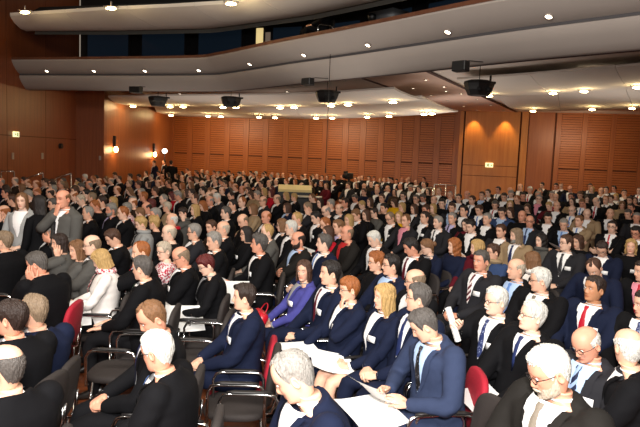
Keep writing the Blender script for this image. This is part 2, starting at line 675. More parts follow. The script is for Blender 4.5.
def build_person(q, lod):
    """returns dict part -> (mesh builder, material list); lod 0 near, 1 mid, 2 far"""
    B = Body(q)
    out = {}
    age = q.get('age', .5)
    fem = B.fem
    P = dict(w=.95 if fem else 1.0, jaw=(.90 if fem else 1.0) * q.get('jaw', 1), nose=.8 if fem else q.get('nose', 1.05), age=age,
             brow={'w': (.9, .86, .82), 'g': (.7, .64, .62), 'm': (.78, .72, .68), 'y': (.72, .6, .5), 'e': (.66, .58, .52), 'o': (.6, .42, .3)}.get(q['hair'][1], (.36, .28, .26)), eyes=lod == 0)
    if fem:
        P['lip'] = (.8, .42, .42)
    if q.get('stub'):
        P['stub'] = q['stub']
    hs = .87 if fem else .905
    R, H = B.HR * hs, B.H
    nc = (44, 30, 20)[lod]
    zr = {0: [-.112, -.104, -.096, -.088, -.080, -.0745, -.070, -.0655, -.058, -.050, -.043, -.036, -.028, -.018, -.008, .0, .006, .013, .021, .03, .045, .06, .075, .09, .102, .110, .1155, .118],
          1: [-.112, -.100, -.090, -.080, -.0735, -.067, -.058, -.048, -.040, -.03, -.018, -.006, .004, .014, .024, .045, .066, .085, .102, .112, .118],
          2: [-.112, -.098, -.084, -.070, -.055, -.042, -.028, -.010, .004, .020, .045, .075, .1, .113, .118]}[lod]
    zr = np.array(zr)
    phi = front_cols(nc)
    PH, ZZ = np.meshgrid(phi, zr)
    Hp = head_pt(PH, ZZ, P)
    Ht = head_tint(PH, ZZ, Hp[..., 0], P)
    head = Hp @ R.T + H
    body = MB()
    # neck: from the torso up into the head, twisting with the head
    neck = []
    n_off = .0 if fem else .006
    nk = rot_z(q.get('yaw', 0) * .5)
    for k, (t, rx, ry) in enumerate(((.0, .066, .062), (.25, .055, .056), (.6, .051 + n_off * .5, .054 + n_off * .5), (.9, .053 + n_off, .055))):
        rx, ry = (rx - .006, ry - .005) if fem else (rx, ry)
        cc = B.N * (1 - t) + (H + R @ np.array([0, -.018, -.098])) * t
        rr = rot_z(q.get('yaw', 0) * t)
        axx = rr @ B.X * (1 - 0)
        axy = rr @ B.fw
        neck.append(cc + np.outer(np.sin(phi) * rx, axx) + np.outer(np.cos(phi) * ry, axy))
    tors = [B.ring(t, nc, o_, phi) for t, o_ in ((-.14, -.01), (-.08, -.01), (.08, -.01), (.3, -.01), (.5, -.012), (.7, -.016), (.82, -.03), (.89, -.045), (.94, -.04))]
    # under-chin ring pulled back to the throat
    uc = head_pt(phi[None, :], np.array([[-.112]]), P, False)[0]
    uc = uc * np.array([.93, .62, 1]) + np.array([0, -.006, -.002])
    uc = uc @ R.T + H
    allr = np.concatenate([np.array(tors), np.array(neck), uc[None], head], 0)
    tint = np.concatenate([np.ones((len(tors) + len(neck) + 1, nc, 3)), Ht], 0).reshape(-1, 3)
    core = MB()
    core.rings(allr, tint=tint)
    # ---------------------------------------------------------------- arms
    sw = .184 * B.wid
    sh = {-1: B.c(.865) - B.X * sw - B.fw * .005, 1: B.c(.865) + B.X * sw - B.fw * .005}
    pose = q['pose']
    lapz = B.P[2] + .125
    arms = {}
    k = .285 * (1 if not fem else .95), .255 * (1 if not fem else .95)
    # wrist target, elbow hint, hand direction, palm normal, hand shape
    fwd = np.array([0, 1.0, 0])
    rest = {s_: (np.array([s_ * .13, .30, lapz + .02]), np.array([s_ * .9, -.4, -.6]), np.array([-s_ * .45, .86, -.25]), np.array([0, -.2, -1.0]), 'relax') for s_ in (-1, 1)}
    A = dict(rest)
    if pose == 'lap':
        A[1] = (np.array([.085, .30, lapz + .04]), np.array([.9, -.4, -.5]), np.array([-.75, .6, -.15]), np.array([-.2, -.4, -1]), 'fist')
        A[-1] = (np.array([-.085, .285, lapz + .03]), np.array([-.9, -.4, -.5]), np.array([.75, .62, -.1]), np.array([.3, -.5, -.9]), 'grip')
    elif pose == 'thigh':
        for s_ in (-1, 1):
            A[s_] = (np.array([s_ * .13, .33, lapz + .035]), np.array([s_, -.4, -.5]), np.array([-s_ * .25, .95, -.22]), np.array([0, -.2, -1.0]), 'flat')
    elif pose == 'cross':
        A[1] = (np.array([-.10, .235, lapz + .16]), np.array([.8, .1, -.6]), np.array([-.95, .05, .15]), np.array([0, -1, 0.]), 'relax')
        A[-1] = (np.array([.085, .265, lapz + .12]), np.array([-.8, .1, -.6]), np.array([.95, -.05, .2]), np.array([0, -1, 0.]), 'relax')
    elif pose == 'read':
        for s_ in (-1, 1):
            A[s_] = (np.array([s_ * .125, .30, lapz + .075]), np.array([s_, -.3, -.7]), np.array([-s_ * .25, .85, .25]), np.array([-s_ * .8, 0, -.5]), 'grip')
    elif pose == 'chin':
        s_ = q.get('hand', -1)
        A[s_] = (H + B.HR @ np.array([s_ * .03, .085, -.20]), np.array([s_ * .7, .5, -.8]), unit(B.HR @ np.array([-s_ * .06, -.1, 1])), B.HR @ np.array([0, -1, 0.]), 'grip')
    elif pose == 'cheek':
        s_ = q.get('hand', -1)
        A[s_] = (H + B.HR @ np.array([s_ * .085, .055, -.16]), np.array([s_ * .8, .4, -.7]), unit(B.HR @ np.array([s_ * .0, .0, 1])), B.HR @ np.array([-s_, -.2, 0.]), 'relax')
    elif pose == 'roll':
        s_ = q.get('hand', -1)
        A[s_] = (np.array([s_ * .05, .29, lapz + .34]), np.array([s_, -.2, -.8]), np.array([-s_ * .25, .55, .8]), np.array([-s_ * .9, 0, -.3]), 'fist')
    elif pose == 'stand':
        for s_ in (-1, 1):
            A[s_] = (np.array([s_ * .25, .08, .82]), np.array([s_ * .3, -1, 0]), np.array([-s_ * .05, .12, -1]), np.array([-s_, 0, 0.]), 'relax')
    elif pose == 'standchin':
        s_ = q.get('hand', 1)
        A[-s_] = (np.array([-s_ * .05, .22, 1.12]), np.array([-s_ * .5, -.6, -.6]), np.array([s_ * .9, .1, .2]), np.array([0, -1, 0.]), 'relax')
        A[s_] = (H + B.HR @ np.array([s_ * .02, .10, -.17]), np.array([s_ * .7, .4, -.8]), unit(np.array([-s_ * .1, -.2, 1])), np.array([0, -1, 0.]), 'grip')
    elif pose == 'standfold':
        for s_ in (-1, 1):
            A[s_] = (np.array([s_ * .08, .20, 1.00]), np.array([s_, -.4, -.4]), np.array([-s_ * .8, .5, -.2]), np.array([0, -.4, -.9]), 'relax')
    hl = 0 if lod == 0 else 1
    limb, hands = [], []
    for s_ in (-1, 1):
        wt, hint, hd, pn, shape = A[s_]
        wt = np.asarray(wt, float) + (0 if pose in ('chin', 'cheek', 'standchin') and s_ == q.get('hand', 1 if pose == 'standchin' else -1) else B.fw * (B.bel * .5))
        el, wr = ik(sh[s_], wt, k[0], k[1], hint)
        arms[s_] = (sh[s_], el, wr)
        hd = unit(hd)
        pn = unit(pn - (pn @ hd) * hd)
        xx = np.cross(hd, -pn)
        HRm = np.stack([xx, hd, -pn], 1)
        v, f = HANDS[shape][hl]
        v = v.copy()
        if s_ < 0:            # mirror for the left hand
            v[:, 0] *= -1
            f = [tuple(reversed(t)) for t in f]
        v = v * (.92 if fem else 1.0)
        v = v @ HRm.T + wr + hd * .012
        hands.append((v, f))
        m = MB()
        pth = smooth_path([sh[s_], el, wr + hd * .01], 4)
        m.tube(pth, interp_path(pth, [.036, .035, .031, .028, .022], len(pth)), 8)
        limb.append(m)
    # ---------------------------------------------------------------- legs
    legs = {}
    pz = B.P[2]
    if B.stand:
        for s_ in (-1, 1):
            legs[s_] = [np.array([s_ * .092, 0, .90]), np.array([s_ * .10, .02, .50]), np.array([s_ * .105, -.01, .085])]
    else:
        for s_ in (-1, 1):
            sp = q.get('spread', .13 if not fem else .09)
            legs[s_] = [np.array([s_ * .088, .03, pz + .01]), np.array([s_ * sp, .455, pz + .035]), np.array([s_ * (sp + .01), .43 + q.get('foot', 0), .085])]
        if q.get('cross'):
            s_ = q['cross']
            legs[s_] = [np.array([s_ * .088, .03, pz + .03]), np.array([s_ * .02, .47, pz + .135]), np.array([-s_ * .20, .50, pz - .21])]
    if q.get('bareleg'):
        for s_ in (-1, 1):
            m = MB()
            pth = smooth_path(legs[s_], 4)
            m.tube(pth, interp_path(pth, [.075, .065, .054, .052, .036], len(pth)), 10)
            limb.append(m)
    else:
        for s_ in (-1, 1):
            m = MB()
            pth = smooth_path(legs[s_], 3)
            m.tube(pth, interp_path(pth, [.068, .058, .046, .044, .034], len(pth)), 6)
            limb.append(m)
    ears = MB()
    if q['hair'][0] not in 'MLQ':
        for s_ in (-1, 1):
            add_ear(ears, s_, R, H)
    sk = skin_mat(q.get('skin', 'p'))
    if lod == 0:
        base = core.mesh('b', tint=True)
        opd = MB()
        opm = MB()
        for m, (v, f) in zip(limb[:2], hands):
            one = MB()
            one.mb(m)
            one.add(v, f)
            opm.mb(one)
        for m in limb[2:]:
            opm.mb(m)
        if ears.n:
            opm.mb(ears)
        op = opm.mesh('o', tint=True)
        try:
            me = bake(base, [('BOOLEAN', dict(operation='UNION', solver='EXACT', use_self=True, object=op))])
            if len(me.polygons) < .6 * (len(base.polygons) + len(op.polygons) * .5) or 'tint' not in me.color_attributes:
                raise RuntimeError('bad union')
        except Exception as e:
            print('union fallback', e)
            al = MB()
            al.mb(core)
            al.mb(opm)
            me = al.mesh('b', tint=True)
        me.name = 'person_body'
        me.polygons.foreach_set('use_smooth', [True] * len(me.polygons))
        out['body'] = (me, [sk])
    else:
        body.mb(core)
        for m, (v, f) in zip(limb[:2], hands):
            body.mb(m)
            body.add(v, f)
        if q.get('bareleg'):
            for m in limb[2:]:
                body.mb(m)
        if ears.n and lod < 2:
            body.mb(ears)
        out['body'] = (body, [sk])
    # ---------------------------------------------------------------- eyes
    if lod == 0:
        for s_ in (-1, 1):
            e = MB()
            n = 12
            th = np.linspace(0, 2 * PI, n, endpoint=False)
            c0 = np.array([s_ * .031 * P['w'], .0725, .003])
            if q.get('shut'):
                continue
            rr = []
            for a, mi in ((.02, 1), (.25, 1), (.52, 1), (.56, 0), (.8, 0), (1.15, 0)):
                r = .0128
                ys = math.cos(a) * r
                rr.append(np.stack([np.cos(th) * math.sin(a) * r * 1.18, np.full(n, ys), np.sin(th) * math.sin(a) * r * .62], 1) + c0)
            m2 = MB()
            rr = np.array(rr)[:, ::-1]
            for i in range(len(rr) - 1):
                m2.rings(rr[i:i + 2], cap0=(i == 0), cap1=False, mi=1 if i < 2 else 0)
            e.add(np.vstack(m2.v) @ R.T + H, m2.f)
            e.m = m2.m
            out['eye%d' % s_] = (e, [mat('eye_white', 'd9d2ca', .25), mat('eye_iris', '2a1e18', .2)])
    # ---------------------------------------------------------------- hair
    hair_build(q, B, P, R, H, lod, out)
    # ---------------------------------------------------------------- jacket
    coat = q.get('coat', 'suit')
    off = .02 if not fem else .014
    if coat == 'cardigan':
        off = .022
    jn = (24, 18, 12)[lod]
    j = MB()
    bot = -.13 if not B.stand else -.32
    ts = [bot, bot * .7, -.03, .08, .2, .34, .5, .66, .78, .86, .92, .955, .985]
    if q.get('high'):
        ts.append(1.0)
    else:
        ts.append(1.02)
    if lod == 2:
        ts = [bot, -.03, .12, .34, .56, .76, .87, .93, .985]
    jr = []
    for t in ts:
        r_ = B.ring(max(t, -.14), jn, off * (1 if t < .9 else .7))
        if t < -.14:
            r_ = r_ + B.up * (t + .14) * B.L
        if t > .9 and not q.get('high'):      # the neckline dips in front and stands up at the nape
            k_ = np.clip((r_ - B.c(t)) @ B.fw / .06, -1, 1)
            a_ = (t - .9) / .12
            r_ = r_ + np.outer(-a_ * (.055 * np.clip(k_, 0, 1) + .012 * k_ - .010), B.up) - np.outer(.022 * a_ * np.clip(k_, 0, 1), B.fw)
        jr.append(r_)
    j.rings(jr)
    js = MB()
    for s_ in (-1, 1):
        S, E, W = arms[s_]
        hdv = unit(W - E)
        p0 = S - B.X * s_ * .02 + B.up * .020
        pth = smooth_path([p0, S * .55 + E * .45 + B.X * s_ * .006, E, E * .5 + W * .5, W - hdv * .01], (4, 3, 2)[lod])
        rad = interp_path(pth, [.080, .076, .068, .064, .058, .052, .047] if not fem else [.062, .060, .053, .050, .046, .042, .038], len(pth))
        (js if lod else j).capsule(pth, rad, (12, 9, 7)[lod]) if lod == 0 else js.tube(pth, rad, (12, 9, 7)[lod])
    if lod == 0:
        me = bake(j.mesh('j'), [('REMESH', dict(mode='VOXEL', voxel_size=.0135)), ('SMOOTH', dict(factor=.5, iterations=3 if not fem else 2))])
        # cloth folds: gentle displacement at elbows, waist and armpits
        v, f = me_arrays(me)
        nrm = np.empty(len(me.vertices) * 3, np.float32)
        me.vertices.foreach_get('normal', nrm)
        nrm = nrm.reshape(-1, 3)
        ph = RNG.uniform(0, 6, 4)
        w1 = np.sin(v[:, 2] * 70 + v[:, 0] * 38 + v[:, 1] * 25 + ph[0]) * np.sin(v[:, 0] * 31 - v[:, 2] * 17 + ph[1])
        am = np.zeros(len(v))
        for s_ in (-1, 1):
            S, E, W = arms[s_]
            am += np.exp(-(np.linalg.norm(v - E, axis=1) / .10) ** 2) + .7 * np.exp(-(np.linalg.norm(v - (S - B.up * .1), axis=1) / .10) ** 2)
        am += .6 * np.exp(-((v[:, 2] - B.c(.15)[2]) / .09) ** 2)
        v = v + nrm * (w1 * np.clip(am, 0, 1) * .0065)[:, None]
        jm = MB()
        jm.add(v, f)
        out['jacket'] = (jm, [cloth(q['suit'])])
    else:
        j.mb(js)
        out['jacket'] = (j, [cloth(q['suit'])])
    jname = 'jacket'
    # ---------------------------------------------------------------- shirt front, collar, lapels, tie
    open_b = q.get('open', .42 if not fem else .55)
    vw = q.get('vw', .092 if not fem else .07)
    neckskin = q.get('necktop')
    if q.get('shirt') and q['shirt'] != '-':
        m = MB()
        nr, ncx = (12, 7) if lod == 0 else (6, 5)
        if coat == 'round':
            open_b = .86
        tsx = np.linspace(.985, open_b, nr)
        g = []
        for t in tsx:
            u = (t - open_b) / (.985 - open_b)
            hw = .006 + vw * u ** .8
            g.append([B.front(t, min(hw, B.dims(t, .018)[0] * .9) * a, .0065 - .008 * abs(a) ** 3) for a in np.linspace(-1, 1, ncx)])
        g = np.array(g)
        m.rings(g, closed=False)
        if coat == 'suit' and not q.get('nocollar'):
            # collar band
            n = 16 if lod < 2 else 10
            ph2 = np.linspace(-PI, PI, n, endpoint=False)
            rr = []
            for t, rx, dz in ((0, .069, -.012), (.12, .064, .008), (.25, .061, .0), (.22, .056, 0)):
                cc = B.N * (1 - t) + (H + R @ np.array([0, -.018, -.098])) * t
                rr.append(cc + np.outer(np.sin(ph2) * (rx - (.006 if fem else 0)), B.X) + np.outer(np.cos(ph2) * (rx - .002), B.fw) - np.outer((np.cos(ph2) > .6) * .016 * (t > .2), B.up))
            m.rings(rr, cap0=False, cap1=False)
            if lod == 0:
                for s_ in (-1, 1):          # cuffs
                    S, E, W = arms[s_]
                    dv = unit(W - E)
                    mc = MB()
                    mc.tube([W - dv * .02, W + dv * .012], [.034, .035], 10)
                    out['cuff%d' % s_] = (mc, [shirtm(q['shirt'])])
        out['shirt'] = (m, [skin_mat(q.get('skin', 'p')) if q['shirt'] == 'S' else shirtm(q['shirt'])])
    if coat == 'suit' and lod == 0 and not q.get('nolapel'):
        for s_ in (-1, 1):
            g = []
            for i, t in enumerate(np.linspace(.965, open_b - .02, 12)):
                u = max(0, (t - open_b) / (.965 - open_b))
                inner = .006 + vw * u ** .8 - .004
                wd = np.interp(u, [0, .1, .62, .66, .72, 1], [.012, .022, .052, .034, .042, .030]) * (.8 if fem else 1)
                row = []
                for a in (0, .5, 1.0):
                    row.append(B.front(t, s_ * (inner + wd * a), .011 - .003 * a))
                g.append(row)
            g = np.array(g)
            if s_ < 0:
                g = g[:, ::-1]
            m = MB()
            m.rings(g, closed=False)
            m.rings((g - B.fw * .008)[:, ::-1], closed=False)
            out['lapel%d' % s_] = (m, [cloth(q['suit'])])
    if q.get('tie', '-') != '-' and q.get('shirt'):
        m = MB()
        prof = [(.972, .017, .020), (.945, .020, .022), (.915, .013, .018), (.85, .018, .015), (.7, .027, .014), (.52, .036, .013), (open_b + .02, .030, .011)]
        if lod:
            prof = [prof[i] for i in (0, 2, 4, 6)]
        g = []
        for t, hw, o in prof:
            u = max(0, (t - open_b) / (.965 - open_b))
            lim = .006 + vw * u ** .8
            hw = min(hw, lim * .95)
            g.append([B.front(t, hw * a, o - .004 * abs(a)) for a in (-1, -.5, 0, .5, 1)])
        g = np.array(g)
        m.rings(g, closed=False)
        out['tie'] = (m, [tiem(q['tie'])])
    if q.get('badge'):
        m = MB()
        s_ = -1
        t = q.get('bt', .64)
        p = B.front(t, s_ * .105, .022)
        p2 = B.front(t, s_ * .07, .022)
        xx = unit((p2 - p) * s_ * -1)
        zz = B.up
        yy = unit(np.cross(zz, xx))
        zz = np.cross(xx, yy)
        m.box(p, (.078, .006, .05), R=np.stack([xx, yy, zz], 1))
        out['name_badge'] = (m, [mat('badge', 'f4f4f4', .4)])
    if q.get('scarf'):
        m = MB()
        n = 20
        ph2 = np.linspace(-PI, PI, n, endpoint=False)
        rr = []
        for k2 in range(7):
            a = 2 * PI * k2 / 6
            rr.append(B.N + B.up * (.006 + .036 * math.sin(a)) + B.fw * .01 + np.outer(np.sin(ph2) * (.082 + .028 * math.cos(a)), B.X) + np.outer(np.cos(ph2) * (.080 + .03 * math.cos(a)), B.fw))
        m.rings(np.array(rr), cap0=False, cap1=False)
        g = np.array([[B.front(t, x0, .016 + .010 * math.sin(i * 2 + j2 * 2)) for j2, x0 in enumerate((-.045, -.015, .015, .045))] for i, t in enumerate(np.linspace(.95, .6, 6))])
        m.rings(g, closed=False)
        out['scarf'] = (m, [cloth(q['scarf'])])
    # ---------------------------------------------------------------- trousers / skirt, shoes
    if lod < 2 or B.stand:
        m = MB()
        if B.stand:
            m.rings([B.ring(t, 14, .01) for t in (-.14, -.05, .05, .12)])
        else:
            m.ell(B.P + np.array([0, .01, 0]), (.185 * B.wid, .15, .105), 14, 8)
        if q.get('bareleg'):
            for s_ in (-1, 1):
                pth = smooth_path([legs[s_][0], legs[s_][0] * .35 + legs[s_][1] * .65], 4)
                m.capsule(pth, interp_path(pth, [.10, .088], len(pth)), 10)
        else:
            for s_ in (-1, 1):
                pth = smooth_path(legs[s_], (4, 3, 2)[lod])
                m.capsule(pth, interp_path(pth, [.092, .084, .071, .064, .060, .058], len(pth)), (12, 9, 7)[lod])
        if lod == 0:
            me = bake(m.mesh('t'), [('REMESH', dict(mode='VOXEL', voxel_size=.016)), ('SMOOTH', dict(factor=.5, iterations=3))])
            v, f = me_arrays(me)
            m = MB()
            m.add(v, f)
        out['skirt' if q.get('bareleg') else 'trousers'] = (m, [trouser(q.get('trs', q['suit']))])
        if lod == 0:
            for s_ in (-1, 1):
                a = legs[s_][2]
                m = MB()
                n = 10
                th = np.linspace(0, 2 * PI, n, endpoint=False)
                dirn = unit(np.array([s_ * .15, 1, 0]))
                if q.get('cross') == s_:
                    dirn = unit(np.array([-s_ * .45, .85, -.35]))
                sd = unit(np.cross(dirn, [0, 0, 1.0]))
                upv = np.cross(sd, dirn)
                rr = []
                for y, w, h0, h1 in ((-.075, .022, -.03, .03), (-.06, .034, -.085, .035), (0, .037, -.085, .03), (.07, .044, -.085, -.01), (.13, .046, -.085, -.035), (.18, .036, -.083, -.05), (.20, .012, -.08, -.06)):
                    c0 = (h0 + h1) / 2
                    hh = (h1 - h0) / 2
                    rr.append(a + dirn * y + np.outer(np.cos(th) * w, sd) + np.outer(c0 + np.sign(np.sin(th)) * np.abs(np.sin(th)) ** .7 * hh, upv))
                m.rings(np.array(rr))
                out['shoe%d' % s_] = (m, [mat('shoe', '1a1614' if not fem else '241a1a', .3)])
    # ---------------------------------------------------------------- glasses
    if q.get('glasses') and lod < 2:
        m = MB()
        n = 14 if lod == 0 else 8
        gy = .096
        th = np.linspace(0, 2 * PI, n + 1)
        for s_ in (-1, 1):
            pts = np.stack([s_ * .032 + np.cos(th) * .023, gy - .25 * np.abs(s_ * .032 + np.cos(th) * .023) ** 1.4, .001 + np.sin(th) * .0165], 1)
            m.tube(pts @ R.T + H, .0019 if lod == 0 else .003, 4)
            tm = np.array([[s_ * .055, gy - .006, .006], [s_ * .076, .05, .006], [s_ * .080, -.005, .004], [s_ * .077, -.03, -.012]])
            m.tube(tm @ R.T + H, .0018 if lod == 0 else .003, 4)
        br = np.array([[-.010, gy + .002, .006], [0, gy + .005, .008], [.010, gy + .002, .006]])
        m.tube(br @ R.T + H, .0019, 4)
        out['glasses'] = (m, [mat('spectacle_frame', '221d1c', .3, .3)])
    return B, arms, out


def hair_build(q, B, P, R, H, lod, out):
    st, colr = q['hair'][0], q['hair'][1]
    nc = (104, 40, 20)[lod]
    strand_amp = (.0019, .0016, .001)[lod]
    nz = (24, 16, 11)[lod]
    phi = np.linspace(-PI, PI, nc, endpoint=False)
    aph = np.abs(phi)
    deg = np.degrees(aph)
    rs = np.random.default_rng(int(abs(q['x'] * 13 + q['y'] * 7)))
    strand = rs.normal(0, strand_amp, nc)
    strand = .55 * strand + .45 * np.roll(strand, 1) * 1.2
    mb = MB()
    lowmin = -.088
    thin = 1.0
    top = None
    if st in 'SC':
        low = np.interp(deg, [0, 28, 45, 58, 66, 76, 88, 100, 112, 130, 180], [.074, .072, .074, .055, .020, -.018, .014, .012, -.03, -.066, -.082])
        th0 = .011 if st == 'S' else .018
    elif st == 'H':      # very short fringe forward / boyish
        low = np.interp(deg, [0, 30, 48, 60, 70, 80, 95, 110, 130, 180], [.050, .050, .052, .045, .0, -.02, .0, -.03, -.07, -.085])
        th0 = .014
    elif st == 'R':
        low = np.interp(deg, [0, 12, 30, 48, 60, 70, 80, 90, 100, 112, 130, 180], [.088, .090, .112, .104, .07, .03, -.010, .014, .010, -.03, -.066, -.082])
        th0 = .008
    elif st == 'B':
        low = np.interp(deg, [0, 66, 72, 80, 90, 100, 112, 130, 180], [.2, .2, .04, -.005, .014, .010, -.03, -.066, -.082])
        top = np.interp(deg, [0, 70, 90, 120, 180], [.02, .045, .060, .066, .062])
        th0 = .006
    elif st == 'N':
        return
    elif st in 'MLPQ':
        low = None
        th0 = .015
    fol = 0
    if low is not None:
        rows = []
        tp = np.full(nc, .118) if top is None else top
        lo2 = np.minimum(low + rs.normal(0, .0025, nc), tp - .004)
        keep = lo2 < tp - .006
        for i in range(nz):
            u = i / (nz - 1)
            z = lo2 + (tp - lo2) * (math.sin(u * PI / 2) ** .9 if top is None else u)
            p = head_pt(phi, z, P, False)
            t = th0 * np.clip(u * 5, 0.18, 1) * (1.0 if top is None else np.clip((1 - u) * 4, .15, 1))
            front = np.clip(1 - deg / 60, 0, 1) * np.clip((z - .06) / .03, 0, 1)
            t = t * (1 + .35 * front) * np.interp(z, [-.09, -.03, .05], [.55, .75, 1.0])
            fr = .0016 if st != 'C' else .006
            t = t * (1 + .22 * np.sin(phi * 3 + rs.uniform(0, .4) + q['x']) + .18 * np.sin(phi * 8 + z * 35 + q['y']))
            t = t + fr * np.sin(phi * 19 + z * 60 + rs.uniform(0, 6)) + fr * .7 * np.sin(phi * 41 - z * 75) + rs.normal(0, fr * .7, nc)
            t = t + strand + .5 * np.roll(strand, int(i * 1.5))
            nrm = p / np.array([.0055, .0075, .011])
            nrm = nrm / np.linalg.norm(nrm, axis=1)[:, None]
            rows.append(p + nrm * np.maximum(t, .0015)[:, None])
        G = np.array(rows)
        if keep.all():
            mb.rings(G, cap0=False, cap1=True)
        else:
            idx = np.where(keep)[0]
            # one open strip: rotate so that the kept run is contiguous
            start = [i for i in idx if not keep[i - 1]][0]
            run = [(start + k) % nc for k in range(len(idx))]
            mb.rings(G[:, run], closed=False)
        if st == 'B' and not q.get('shiny'):
            pass
    else:
        # longer hair: own profile that leaves the face free and hangs down
        zt = [.118, .112, .098, .078, .055, .03, .005, -.02, -.05, -.08, -.105]
        if st == 'L':
            zt += [-.14, -.18, -.22, -.25]
        elif st == 'M':
            zt += [-.125]
        if lod == 2:
            zt = zt[::2] + [zt[-1]]
        else:
            z2 = []
            for a, b in zip(zt[:-1], zt[1:]):
                z2 += [a, (a + b) / 2]
            zt = (z2 + [zt[-1]]) if lod == 0 else zt
        O = []
        for z in zt:
            zc = max(z, -.02) if st in 'ML' else max(z, -.075)
            p = head_pt(phi, np.full(nc, zc), P, False)
            p[:, 2] = z
            t = th0 * (1.15 if z > .05 else 1.0) + (.006 if st in 'ML' and z < .02 else 0)
            if st in 'PQ':
                t = .010 + .004 * (z > .04)
            if z < -.1 and st == 'L':
                p[:, :2] *= np.interp(z, [-.25, -.12], [.80, 1.0])
                p[:, 1] -= .035 * np.clip((-z - .1) / .15, 0, 1)
            nrm = p * np.array([170, 120, 90 if z > .03 else 0.0])
            nrm = nrm / np.linalg.norm(nrm, axis=1)[:, None]
            wob = .0035 * np.sin(phi * 17 + z * 25 + rs.uniform(0, 1)) + rs.normal(0, .0012, nc) + strand * 1.7
            if q.get('wavy'):
                wob = wob + .007 * np.sin(z * 75 + phi * 5)
            O.append(p + nrm * (t + wob)[:, None])
        O = np.array(O)
        lim = np.array([np.interp(z, [-.25, -.14, -.09, -.03, .02, .055, .07, .08], [74, 66, 58, 56, 52, 40, 14, 0]) for z in zt])
        if st in 'PQ':
            lim = np.array([np.interp(z, [-.09, -.05, -.02, .0, .03, .055, .075, .085], [150, 128, 112, 84, 66, 46, 18, 0]) for z in zt])
        elif q.get('fringe'):
            lim = np.array([np.interp(z, [-.25, -.14, -.09, -.03, .02, .040, .048], [70, 64, 56, 54, 48, 40, 0]) for z in zt])
        # slide the columns away from the opening so that the edge is smooth
        G = []
        for r_, L in zip(O, lim):
            if L <= 0:
                G.append(r_)
                continue
            new = L + (180 - L) * (deg / 180)
            pn = np.sign(phi + 1e-9) * np.radians(new)
            rr = np.stack([np.interp(pn, np.append(phi, PI), np.append(r_[:, k], r_[0, k])) for k in range(3)], 1)
            G.append(rr)
        G = np.array(G)
        ctr = G.mean(1, keepdims=True)
        nin = (G - np.array([0, -.01, 0])) * np.array([1, 1, .25])
        nin /= np.linalg.norm(nin, axis=2, keepdims=True)
        I = G - nin * (.016 if st in 'ML' else .008)
        # open seam at phi = 0: order columns starting right of the parting
        s0 = nc // 2
        order = [(s0 + k) % nc for k in range(nc)]
        Go, Io = G[:, order], I[:, order]
        mb.rings(Go[::-1], closed=False)
        mb.rings(Io, closed=False)
        nR = len(zt)
        # close the edges
        for a in (0, nc - 1):
            strip = np.stack([Go[:, a], Io[:, a]], 1)
            mb.rings(strip if a == 0 else strip[:, ::-1], closed=False)
        bot = np.stack([Go[-1], Io[-1]], 0)
        mb.rings(bot[::-1], closed=False)
        capv = np.stack([Go[0], np.repeat(Go[0].mean(0)[None] + [0, 0, .004], nc, 0)], 0)
        mb.rings(capv[::-1], closed=False)
        # crown closing strip between the two sides of the parting
        rows = [i for i in range(nR) if lim[i] <= 0]
        if rows:
            k = rows[-1] + 1
            par = np.stack([Go[:k, -1], Go[:k, 0]], 1)
            mb.rings(par[::-1], closed=False)
        if st == 'P':
            pp = np.array([[0, -.11, .02], [0, -.145, .0], [0, -.15, -.06], [0, -.135, -.14]])
            mb.capsule(smooth_path(pp, 3), interp_path(None, [.02, .03, .026, .012], 10), 8)
        if st == 'Q':
            mb.ell((0, -.125, .02), (.042, .034, .042), 10, 7)
    hm = MB()
    hm.add(np.vstack(mb.v) @ R.T + H, mb.f)
    out['hair'] = (hm, [hair_mat(colr)])
    bd = q.get('beard')
    if bd and lod < 2:
        m = MB()
        ph = np.radians(np.linspace(-88, 88, 23))
        rows = []
        for u in np.linspace(0, 1, 8):
            zt_ = np.interp(np.abs(np.degrees(ph)), [0, 14, 22, 30, 60, 80, 88], [-.078, -.078, -.060, -.05, -.05, -.02, .0])
            z = zt_ + (-.116 - zt_) * u
            p = head_pt(ph, z, P, True)
            n = p / np.linalg.norm(p, axis=1)[:, None]
            t = .010 * math.sin(PI * min(1, .12 + u * .8)) + rs.normal(0, .0012, len(ph))
            rows.append(p + n * t[:, None])
        m.rings(np.array(rows)[::-1], closed=False)
        m2 = MB()
        m2.add(np.vstack(m.v) @ R.T + H, m.f)
        out['beard'] = (m2, [hair_mat(bd)])
    mo = q.get('mous') or bd
    if mo and lod < 2:
        m = MB()
        pts = np.array([[-.026, .083, -.064], [-.012, .0945, -.056], [0, .098, -.054], [.012, .0945, -.056], [.026, .083, -.064]])
        m.capsule(pts @ R.T + H, [.004, .006, .0055, .006, .004], 6)
        out['moustache'] = (m, [hair_mat(mo)])
